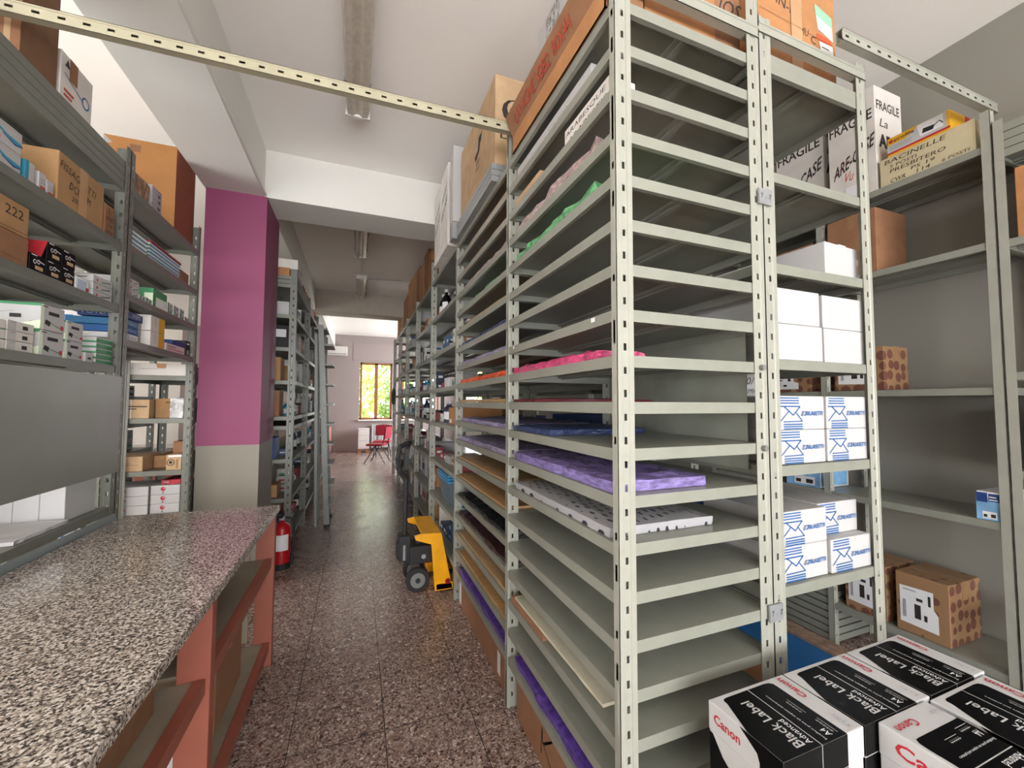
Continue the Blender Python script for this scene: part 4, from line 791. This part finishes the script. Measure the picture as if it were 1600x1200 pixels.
# bay beside the pillar
z = 2.67
pbg = slab('paper_bundle', -1.45, 2.78, z+.001, -1.19, 3.0, .15, mat('brown_printed_wrap', '8a6a56', .7, 0, .45, 22), 'brown patterned wrapped bundle tied with string on the left rack top', 'bundle', wav=.012)
L('white wrapped parcel with grey-blue dash pattern on the left rack top', 3.03, 3.16, z, .155, PATW, None, dep=.22, name='paper_parcel', cat='parcel')
L('huge orange-brown carton standing on the left rack top beside the pillar', 3.42, 3.765, z, .62, BRN, [('r', 0, 0, 1, 1, mat('carton_shaded_side', '8a4a34', .8, 0, .08, 10)), ('r', .9, 0, 1, .5, DRK)], xf=-1.215, dep=.40, prn=[('r', 0, 0, 1, 1, mat('carton_lit_face', '9a6a3a', .8, 0, .05, 10)), ('p', [(.0, 1), (.12, .92), (.0, .9)], GRYC), ('r', .35, .86, .5, .94, DRK)])  # one card: lit front and shaded side painted as two colours
z = 2.36
for k in range(4): L('flat teal-edged pack, %s in the near stack beside the post' % ['lowest', 'second', 'third', 'top'][k], 2.80, 3.0, z+k*.026, .022, LAB, [('r', 0, 0, 1, .35, TEAL)], dep=.25, group='flat teal-edged packs')
for k in range(5): L('flat blue-green pack, %s in the far stack on the left rack' % ['lowest', 'second', 'third', 'fourth', 'top'][k], 3.03, 3.48, z+k*.022, .019, LAB, [('r', 0, .0, 1, .5, TEAL)], dep=.25, prn=[('r', 0, 0, 1, .5, GRN)], group='flat blue-green packs')
L('dark red folder lying on the blue-green packs', 3.05, 3.5, z+.112, .015, mat('dark_red_card', '8e3440', .6), None, dep=.24, name='folder', cat='folder')
L('small orange-brown carton at the pillar end of the second shelf', 3.52, 3.70, z, .10, BRN, None, xf=-1.21, dep=.2, prn=[('r', 0, 0, 1, 1, ORG)])
z = 2.087
for k in range(3): L('white box with line drawing, %s of three right of the left post' % ['bottom', 'middle', 'top'][k], 2.80, 2.93, z+k*.034, .033, WHT, [('c', .3, .5, .2, REDM), ('l', [(.5, .3), (.9, .7)], .1, BLKM)], dep=.2, group='white boxes with line drawing')
L('pale green and white carton, largest on the third shelf by the pillar', 3.10, 3.29, z, .115, LGRN, [('r', 0, 0, .2, 1, GRN), ('r', .2, .6, 1, 1, GRN), ('r', .3, .1, .8, .5, LAB)], dep=.22, prn=[('r', 0, .75, 1, 1, GRN), ('r', .55, 0, .8, .75, GRN)])
for k, (y, q) in enumerate(((2.94, 0), (3.018, 0), (3.31, 0), (3.31, .04), (3.41, 0), (3.41, .04), (3.51, 0), (3.60, 0), (3.51, .04))):
    L('small white box with green corner on the third left shelf, %s' % ['first low one', 'second low one', 'third, bottom', 'third, top', 'fourth, bottom', 'fourth, top', 'fifth, bottom', 'last by the pillar', 'fifth, top'][k], y, y+.075, z+q, .038, WHT, [('r', 0, 0, .25, 1, GRN), ('c', .6, .5, .2, INK)], dep=.18, group='small white green-cornered boxes')
z = 1.84
L('blue carton lettered POTENTE lying over the blue boxes', 2.795, 2.99, z+.12, .042, BLUD, [('t', 'POTENTE', .40, .3, .45, WHT, .45, 0, .01), ('r', .05, .2, .9, .25, TEAL)], dep=.2, prn=[('t', 'POTENTE', .1, .3, .4, WHT, .8)])
for k, (m_, n_) in enumerate(((LAB, 'white'), (BLUE, 'royal blue'), (mat('teal_blue_card', '2c6f9c', .5), 'teal blue'))):
    L('%s boxed glue carton, %s of the three beneath the blue lettered one' % (n_, ['bottom', 'middle', 'top'][k]), 2.80, 2.97, z+k*.039, .037, m_, [('t', 'Pattex' if 0 else 'Extra', .2, .3, .4, WHT if k else BLUE, .5), ('r', .8, 0, 1, 1, GRYC)], dep=.25)
for k in (0, 1): L('tall white carton with yellow stripe, %s of two on the fourth left shelf' % ['lower', 'upper'][k], 3.09, 3.285, z+k*.098, .096, OFFW, [('r', .55, 0, .95, 1, YEL), ('r', .3, .3, .33, .9, GRYC)], dep=.28, group='white cartons with yellow stripe')
L('pinkish white box with small print on the fourth left shelf', 3.31, 3.62, z, .055, mat('pinkish_card', 'd3bfc0', .6), [('r', .1, .6, .5, .7, INK), ('r', .1, .3, .9, .4, REDM)], dep=.2)
L('dark navy box lying on the pinkish box', 3.40, 3.62, z+.057, .03, BLUD, None, dep=.15)
L('black bottle box beside the pillar on the fourth left shelf', 3.64, 3.72, z, .115, BLKM, [('r', .2, .1, .8, .4, GRYC), ('r', .2, .75, .8, .85, LAB)], dep=.1)
def Nb(label, x0, x1, z0, h, m, pr=None, y=3.80, dep=.30, tape=None, group=None, pz=None):
    p = {'-y': pr} if pr else {}
    if pz: p['+x'] = pz
    return carton(label, x0, y, z0+.001, x1, y+dep, z0+.001+h, m, p or None, tape, 'cardboard_box', 'box', group, 0, flap=False)
Nb('long flat white carton under the blue glue cartons, taped, at eye level', -1.70, -1.235, 1.70, .09, OFFW, [('t', 'salt -  Lingualoud.it', .26, .45, .2, GRYC, .36), ('p', [(.60, 1), (.74, 1), (.73, .6), (.62, .6)], TAPEL)])
z = 1.376
Nb('kraft carton with shipping print beneath the long white carton', -1.70, -1.45, z, .14, LGT, [('r', .55, 0, .58, 1, LAB), ('r', .3, .60, .95, .66, INK), ('r', .3, .48, .7, .53, INK)])
Nb('darker brown carton between the kraft carton and the silver film carton', -1.44, -1.335, z, .15, TAN, [('r', .6, .75, .85, .85, DRK)], y=3.87)
Nb('silvery film-wrapped carton near the pillar', -1.325, -1.18-.06, z, .155, mat('silver_film', 'a5a5a6', .25, .3, .5, 25, .8), [('t', 'Umm', .2, .15, .25, WHT, .6)])
z = .985
Nb('light brown carton with faint text, left one on the lower shelf by the pillar', -1.70, -1.475, z, .11, LGT, [('r', .3, .5, .7, .55, TAPE), ('r', .3, .4, .9, .44, TAPE)])
Nb('low brown carton behind the light brown one on the lower shelf by the pillar', -1.465, -1.35, z, .095, TAN, None, y=3.95)
Nb('open kraft carton with flower stamp near the pillar', -1.335, -1.24, z, .115, LGT, [('c', .3, .5, .22, INK), ('c', .3, .5, .17, LGT), ('c', .3, .5, .1, INK), ('r', .15, .85, 1, .97, LAB), ('r', .65, .1, .8, .7, TAPE)])
Nb('small brown carton sitting on the open kraft carton', -1.33, -1.25, z+.117, .09, BRN, None, y=3.9, dep=.18)
z = .665
for k in range(3):
    for q, (x0, x1) in enumerate(((-1.70, -1.433), (-1.425, -1.245))):
        Nb('white box with red balloon logo, %s stack, %s' % (['left', 'right'][q], ['bottom', 'middle', 'top'][k]), x0, x1, z+k*.069, .068, WHT, [('c', .45 if q == 0 else .42, .62, .22, RED), ('c', .47 if q == 0 else .45, .68, .07, WHT), ('l', [(.45 if q == 0 else .42, .4), (.45 if q == 0 else .42, .2)], .06, RED), ('r', .42 if q == 0 else .38, .14, .48 if q == 0 else .46, .2, BLUD)], group='white boxes with red balloon logo', y=3.80+.012*q)
pk = carton('glossy red packet lying on the right stack of white boxes', -1.37, 3.83, z+.2085, -1.25, 4.05, z+.245, mat('red_packet', 'a8283a', .25, 0, .4, 18), {'-y': [('t', 'ONE', .1, .3, .4, WHT, .3)]}, None, 'packet', 'packet', flap=False)

# ---------------------------------------------------------------- small goods on the open racks
rr = random.Random(11)
PAL = {'white': WHT, 'cream': OFFW, 'grey': GRYC, 'blue': mat('dull_blue_card', '3f5f80', .5), 'navy': mat('navy_card', '232c45', .5), 'red': mat('dull_red_card', '8a3236', .5), 'green': GRN, 'yellow': YEL, 'brown': BRN, 'tan': TAN, 'kraft': LGT, 'black': BLKM, 'dark brown': DRK, 'teal': TEAL, 'orange': ORG}
MESH = {}
def goods_mesh(kind, col, w, d, h):
    key = (kind, col, round(w, 2), round(d, 2), round(h, 2))
    if key in MESH: return MESH[key]
    m = PAL[col]; b = MB()
    if kind in ('box', 'carton', 'book'):
        b.box(-d/2, -w/2, 0, d/2, w/2, h, m)
        acc = LAB if col not in ('white', 'cream') else rr.choice([BLUE, RED, INK, GRN])
        if kind != 'book':
            for s_ in (-1, 1): prints([('r', .15, .25, .8, .6, acc), ('r', .15, .7, .6, .75, INK)], '+x' if s_ > 0 else '-x', d, w, h, b)
            prints([('r', .2, .3, .8, .55, acc)], '-y', d, w, h, b)
        else: prints([('r', .2, .55, .8, .85, LAB)], '-y', d, w, h, b); prints([('r', .2, .55, .8, .85, LAB)], '-x', d, w, h, b); prints([('r', .2, .55, .8, .85, LAB)], '+x', d, w, h, b)
    elif kind == 'bottle':
        r_ = w/2; b.lathe([(r_, 0), (r_, h*.6), (r_*.8, h*.7), (r_*.35, h*.78), (r_*.35, h*.86)], (0, 0, 0), 12, m); b.lathe([(r_*.45, h*.86), (r_*.45, h)], (0, 0, 0), 10, WHT if col != 'white' else BLUE); b.lathe([(r_*1.01, h*.15), (r_*1.01, h*.5)], (0, 0, 0), 12, LAB if col != 'white' else TEAL)
    elif kind == 'jar':
        r_ = w/2; b.lathe([(r_, 0), (r_, h*.78)], (0, 0, 0), 14, m); b.lathe([(r_*1.05, h*.78), (r_*1.05, h)], (0, 0, 0), 14, BLKM if col != 'black' else WHT)
    elif kind == 'tray':
        b.box(-d/2, -w/2, 0, d/2, w/2, .004, m); b.box(-d/2, -w/2, .004, -d/2+.004, w/2, h, m); b.box(d/2-.004, -w/2, .004, d/2, w/2, h, m); b.box(-d/2+.004, -w/2, .004, d/2-.004, -w/2+.004, h, m); b.box(-d/2+.004, w/2-.004, .004, d/2-.004, w/2, h, m)
    me = bpy.data.meshes.new(kind); me.from_pydata(b.v, [], b.f)
    for x in b.mats: me.materials.append(x)
    me.polygons.foreach_set('material_index', b.m); me.update(); MESH[key] = me; return me
KN = {'box': ('small_box', 'small %s box', 'box'), 'carton': ('cardboard_box', '%s carton', 'box'), 'book': ('folder', 'upright %s folder', 'folder'), 'bottle': ('bottle', '%s bottle', 'bottle'), 'jar': ('jar', '%s jar with a lid', 'jar'), 'tray': ('tray', 'open %s tray', 'tray')}
SPEC = {'box': ((.07, .13), (.08, .14), (.05, .11)), 'carton': ((.20, .36), (.30, .42), (.14, .26)), 'book': ((.03, .05), (.22, .26), (.24, .30)), 'bottle': ((.05, .08), (0, 0), (.14, .26)), 'jar': ((.06, .10), (0, 0), (.07, .14)), 'tray': ((.2, .3), (.28, .34), (.06, .09))}
def fill(where, xf, sgn, ya, yb, z, gap, kinds, ordw):
    """rows of goods along the front edge xf; sgn=+1: depth runs to +X"""
    y = ya+.03; used = set(); tries = 0
    while y < yb-.06 and tries < 40:
        tries += 1
        kd = rr.choice(kinds); col = rr.choice({'box': ['white', 'white', 'cream', 'cream', 'navy', 'white', 'grey', 'blue', 'tan', 'red'], 'carton': ['brown', 'tan', 'kraft', 'white', 'orange'], 'book': ['white', 'cream', 'grey', 'grey', 'black', 'tan'], 'bottle': ['white', 'navy', 'black', 'cream', 'teal'], 'jar': ['white', 'cream', 'red', 'blue'], 'tray': ['grey', 'white', 'red', 'cream']}[kd])
        (w0, w1), (d0, d1), (h0, h1) = SPEC[kd]; w = round(rr.uniform(w0, w1), 2); d = round(rr.uniform(d0, d1), 2) or w; h = round(min(rr.uniform(h0, h1), gap-.05), 2)
        if (kd, col) in used: continue
        used.add((kd, col)); n = rr.randint(2, 3 if kd == 'box' else 4) if kd not in ('carton', 'tray') else 1
        lab_ = '%s on the %s shelf of the %s' % (KN[kd][1] % col, ordw, where)
        made = []
        for k in range(n):
            if y+w > yb-.03: break
            o = link(KN[kd][0], goods_mesh(kd, col, w, d, h), None, (xf+sgn*(d/2+rr.uniform(.015, .035)), y+w/2, z+.0006)); made.append(o); y += w+.006
            if kd == 'box' and rr.random() < .4 and 2*h < gap-.05: made.append(link(KN[kd][0], goods_mesh(kd, col, w, d, h), None, (o.location.x, o.location.y, z+.0014+h)))
        for o in made: tag(o, lab_, KN[kd][2], ('%s, %s shelf, %s' % (KN[kd][1] % col, ordw, where)) if len(made) > 1 else None)
        y += rr.uniform(.01, .05)
WN = {2: 'rack behind pallet truck', 3: 'second open right rack', 4: 'third open right rack', 5: 'fourth open right rack', 6: 'last right rack'}
OW = ['top', 'second', 'third', 'fourth', 'fifth', 'sixth', 'seventh', 'lowest']
KS = {1: ['bottle', 'jar', 'carton'], 2: ['box', 'box', 'jar'], 3: ['box', 'bottle', 'jar', 'box'], 4: ['box', 'bottle', 'jar'], 5: ['tray', 'box', 'box'], 6: ['carton', 'book', 'box'], 7: ['carton', 'book', 'book', 'box']}
for k in range(2, 7):
    for q in range(1, 8):
        if k == 2 and q in (1, 6): continue
        fill(WN[k], XR0+.064, 1, ROWR[k]+(.68 if k == 2 and q == 4 else .064), ROWR[k+1]-.01, LC[q], LC[q-1]-LC[q], KS[q], OW[q])
# a few goods set out one by one on the rack behind the pallet truck
tub = empty('storage_tub', (.93, 3.72, .601)); tag(tub, 'grey storage tub with stacked blue lids on the rack behind pallet truck', 'tub')
MB().prism([(-.14, 0), (.14, 0), (.17, .20), (-.17, .20)], (0, .22, 0), (1, 0, 0), (0, 0, 1), .44, mat('grey_blue_plastic', '5d6d76', .4)).build('tub_body', tub)
for k in range(3): MB().box(-.18, -.23, .20+k*.025, .18, .23, .218+k*.025, mat('tub_blue', '3f8fc0', .35)).build('lid', tub)
fb = empty('detergent_bottle', (.83, 3.30, .601)); tag(fb, 'white refill bottle with blue label and orange cap by the rack post', 'bottle')
MB().lathe([(.06, 0), (.065, .02), (.065, .18), (.05, .22), (.022, .25)], (0, 0, 0), 16, WHT).build('bottle_body', fb); MB().lathe([(.03, .25), (.03, .29)], (0, 0, 0), 14, ORG).build('cap', fb)
b = MB(); b.add([(.0657*math.cos(a), .0657*math.sin(a), zz_) for zz_ in (.05, .17) for a in [(-200+k*18)*math.pi/180 for k in range(9)]], [(k, k+1, k+10, k+9) for k in range(8)], BLUE); b.build('bottle_label', fb)
LW_ = ['rack just beyond the pillar', 'rack behind the ladder', 'third left rack', 'last left rack']
for k, (a, b_) in enumerate(((4.385, 5.55), (5.55, 6.7), (6.7, 7.8), (7.8, 8.8))):
    lv = [2.65, 2.35, 2.03, 1.71, 1.365, .96, .59, .20]
    for q in range(1, 8):
        zt = 1.275 if q == 5 else lv[q-1]
        fill(LW_[k], -.565-.064, -1, a+(.33 if k == 0 else .064), b_-.01, lv[q], zt-lv[q] if q != 5 else .27, [['box'], ['book', 'box'], ['book'], ['book', 'carton'], ['bottle', 'jar', 'box'], ['box', 'bottle'], ['box', 'jar'], ['box', 'bottle']][q], OW[q])
        if k == 0: 
            pass
for i, (x0, x1, y0, y1, z0, h_, m_, n_) in enumerate(((-1.05, -.72, 4.46, 4.68, 2.35, .14, WHT, 'white carton on the second shelf at the near end of the rack beyond the pillar'), (-1.08, -.78, 4.46, 4.68, 1.71, .23, TAN, 'tan carton, upper one seen at the end of the rack beyond the pillar'), (-1.08, -.78, 4.46, 4.68, 1.365, .25, BRN, 'brown carton with white label at the end of rack beyond the pillar'), (-1.08, -.8, 4.46, 4.68, .96, .2, BLUD, 'dark blue box at the end of the rack beyond the pillar'), (-1.08, -.78, 4.46, 4.68, .59, .12, TAN, 'low tan carton at the end of the rack beyond the pillar'), (-1.08, -.78, 4.46, 4.68, .20, .12, TEAL, 'teal and white carton near the floor beyond the pillar'))):
    carton(n_, x0-.0, y0, z0+.001, x1+.08, y1, z0+h_, m_, {'-y': [('r', .1, .4, .5, .85, LAB), ('r', .12, .5, .4, .53, INK)]}, None, flap=False)
carton('orange-brown flat carton on top of the rack beyond the pillar', -1.0, 4.46, 2.732, -.645, 4.62, 2.83, ORG, None, None, flap=False)
carton('white carton with black arrows on top of the rack beyond the pillar', -.95, 4.66, 2.732, -.60, 5.05, 2.98, OFFW, {'-y': [('l', [(.05, .3), (.3, .3), (.3, .2), (.5, .4), (.3, .6), (.3, .5)], .02, INK)], '+x': [('l', [(.1, .3), (.5, .35), (.45, .2), (.8, .45)], .03, INK), ('l', [(.1, .6), (.5, .65), (.45, .5), (.8, .8)], .03, INK)]}, None, flap=False)
for i, (y0, y1, h_, m_) in enumerate(((5.1, 5.5, .16, DRK), (5.6, 6.1, .24, ORG), (6.15, 6.6, .17, LGT), (6.75, 7.3, .22, ORG), (7.35, 7.75, .15, LGT))):
    carton('%s carton, %s behind the arrowed one along the left rack tops' % ({0: 'dark brown', 1: 'orange', 2: 'light kraft', 3: 'orange-tan', 4: 'pale kraft'}[i], ['first', 'second', 'third', 'fourth', 'fifth'][i]), -1.0, y0, 2.732 if i == 0 else 2.652, -.62, y1, (2.732 if i == 0 else 2.652)+h_, m_, None, None, flap=False)
# goods in the side room racks, seen through the left rack
for q, z in enumerate(LM[1:]): fill('side room rack by the pillar', -1.90-.064, -1, 4.064, 5.0, z, LM[q]-z, [['carton'], ['box', 'tray'], ['box'], ['carton', 'box'], ['box'], ['carton', 'box'], ['box'], ['carton']][q], OW[q])
for q, z in enumerate([1.66, 1.35, 1.0, .6]): fill('side room rack against daylight', -2.6-.064, -1, 3.264, 4.1, z, .3, [['box'], ['carton', 'box'], ['carton'], ['box', 'carton']][q], OW[q])
sc_ = empty('salmon_cabinet', (-2.2, 5.9, 0)); tag(sc_, 'salmon painted cabinet in the left side room behind the racks', 'cabinet')
MB().box(-.9, -.25, .05, .5, .25, .95, SAL).build('body', sc_); MB().box(-.93, -.28, .95, .53, .28, .985, GRAN).build('worktop', sc_); MB().box(-.86, -.2, 0, .46, .2, .05, GRYC).build('plinth', sc_)

for k, (x_, y_) in enumerate(((.80, 3.88), (.84, 3.98), (.81, 4.08), (.90, 3.92))):
    b_ = empty('ink_bottle', (x_, y_, 2.361)); tag(b_, 'black bottle with white label and cap on the second shelf behind pallet truck', 'bottle', 'black bottles with white labels')
    MB().lathe([(.038, 0), (.04, .01), (.04, .14), (.03, .18), (.014, .20), (.014, .22)], (0, 0, 0), 16, BLK).build('bottle_body', b_)
    MB().lathe([(.018, .22), (.018, .25)], (0, 0, 0), 12, WHT).build('cap', b_)
    q = MB(); q.add([(.0407*math.cos(a), .0407*math.sin(a), zz_) for zz_ in (.03, .12) for a in [(-260+j*22)*math.pi/180 for j in range(9)]], [(j, j+1, j+10, j+9) for j in range(8)], LAB); q.build('bottle_label', b_)
carton('orange-brown open carton at eye level on the rack behind the pallet truck', .80, 3.30, 1.311, 1.18, 3.72, 1.46, ORG, {'-x': [('r', .1, .05, .3, .3, LAB)]}, None, flap=False)
carton('grey flat carton lying behind the black bottles', .80, 3.30, 2.361, 1.2, 3.78, 2.44, GRYC, None, None, flap=False)
for x, k in ((.62, 8), (.62, 10)): MB().cyl((.60, -.012, LV[k]-.018), (.60, .01, LV[k]-.018), .010, .010, 10, ALU).build('bolt', rk[0])
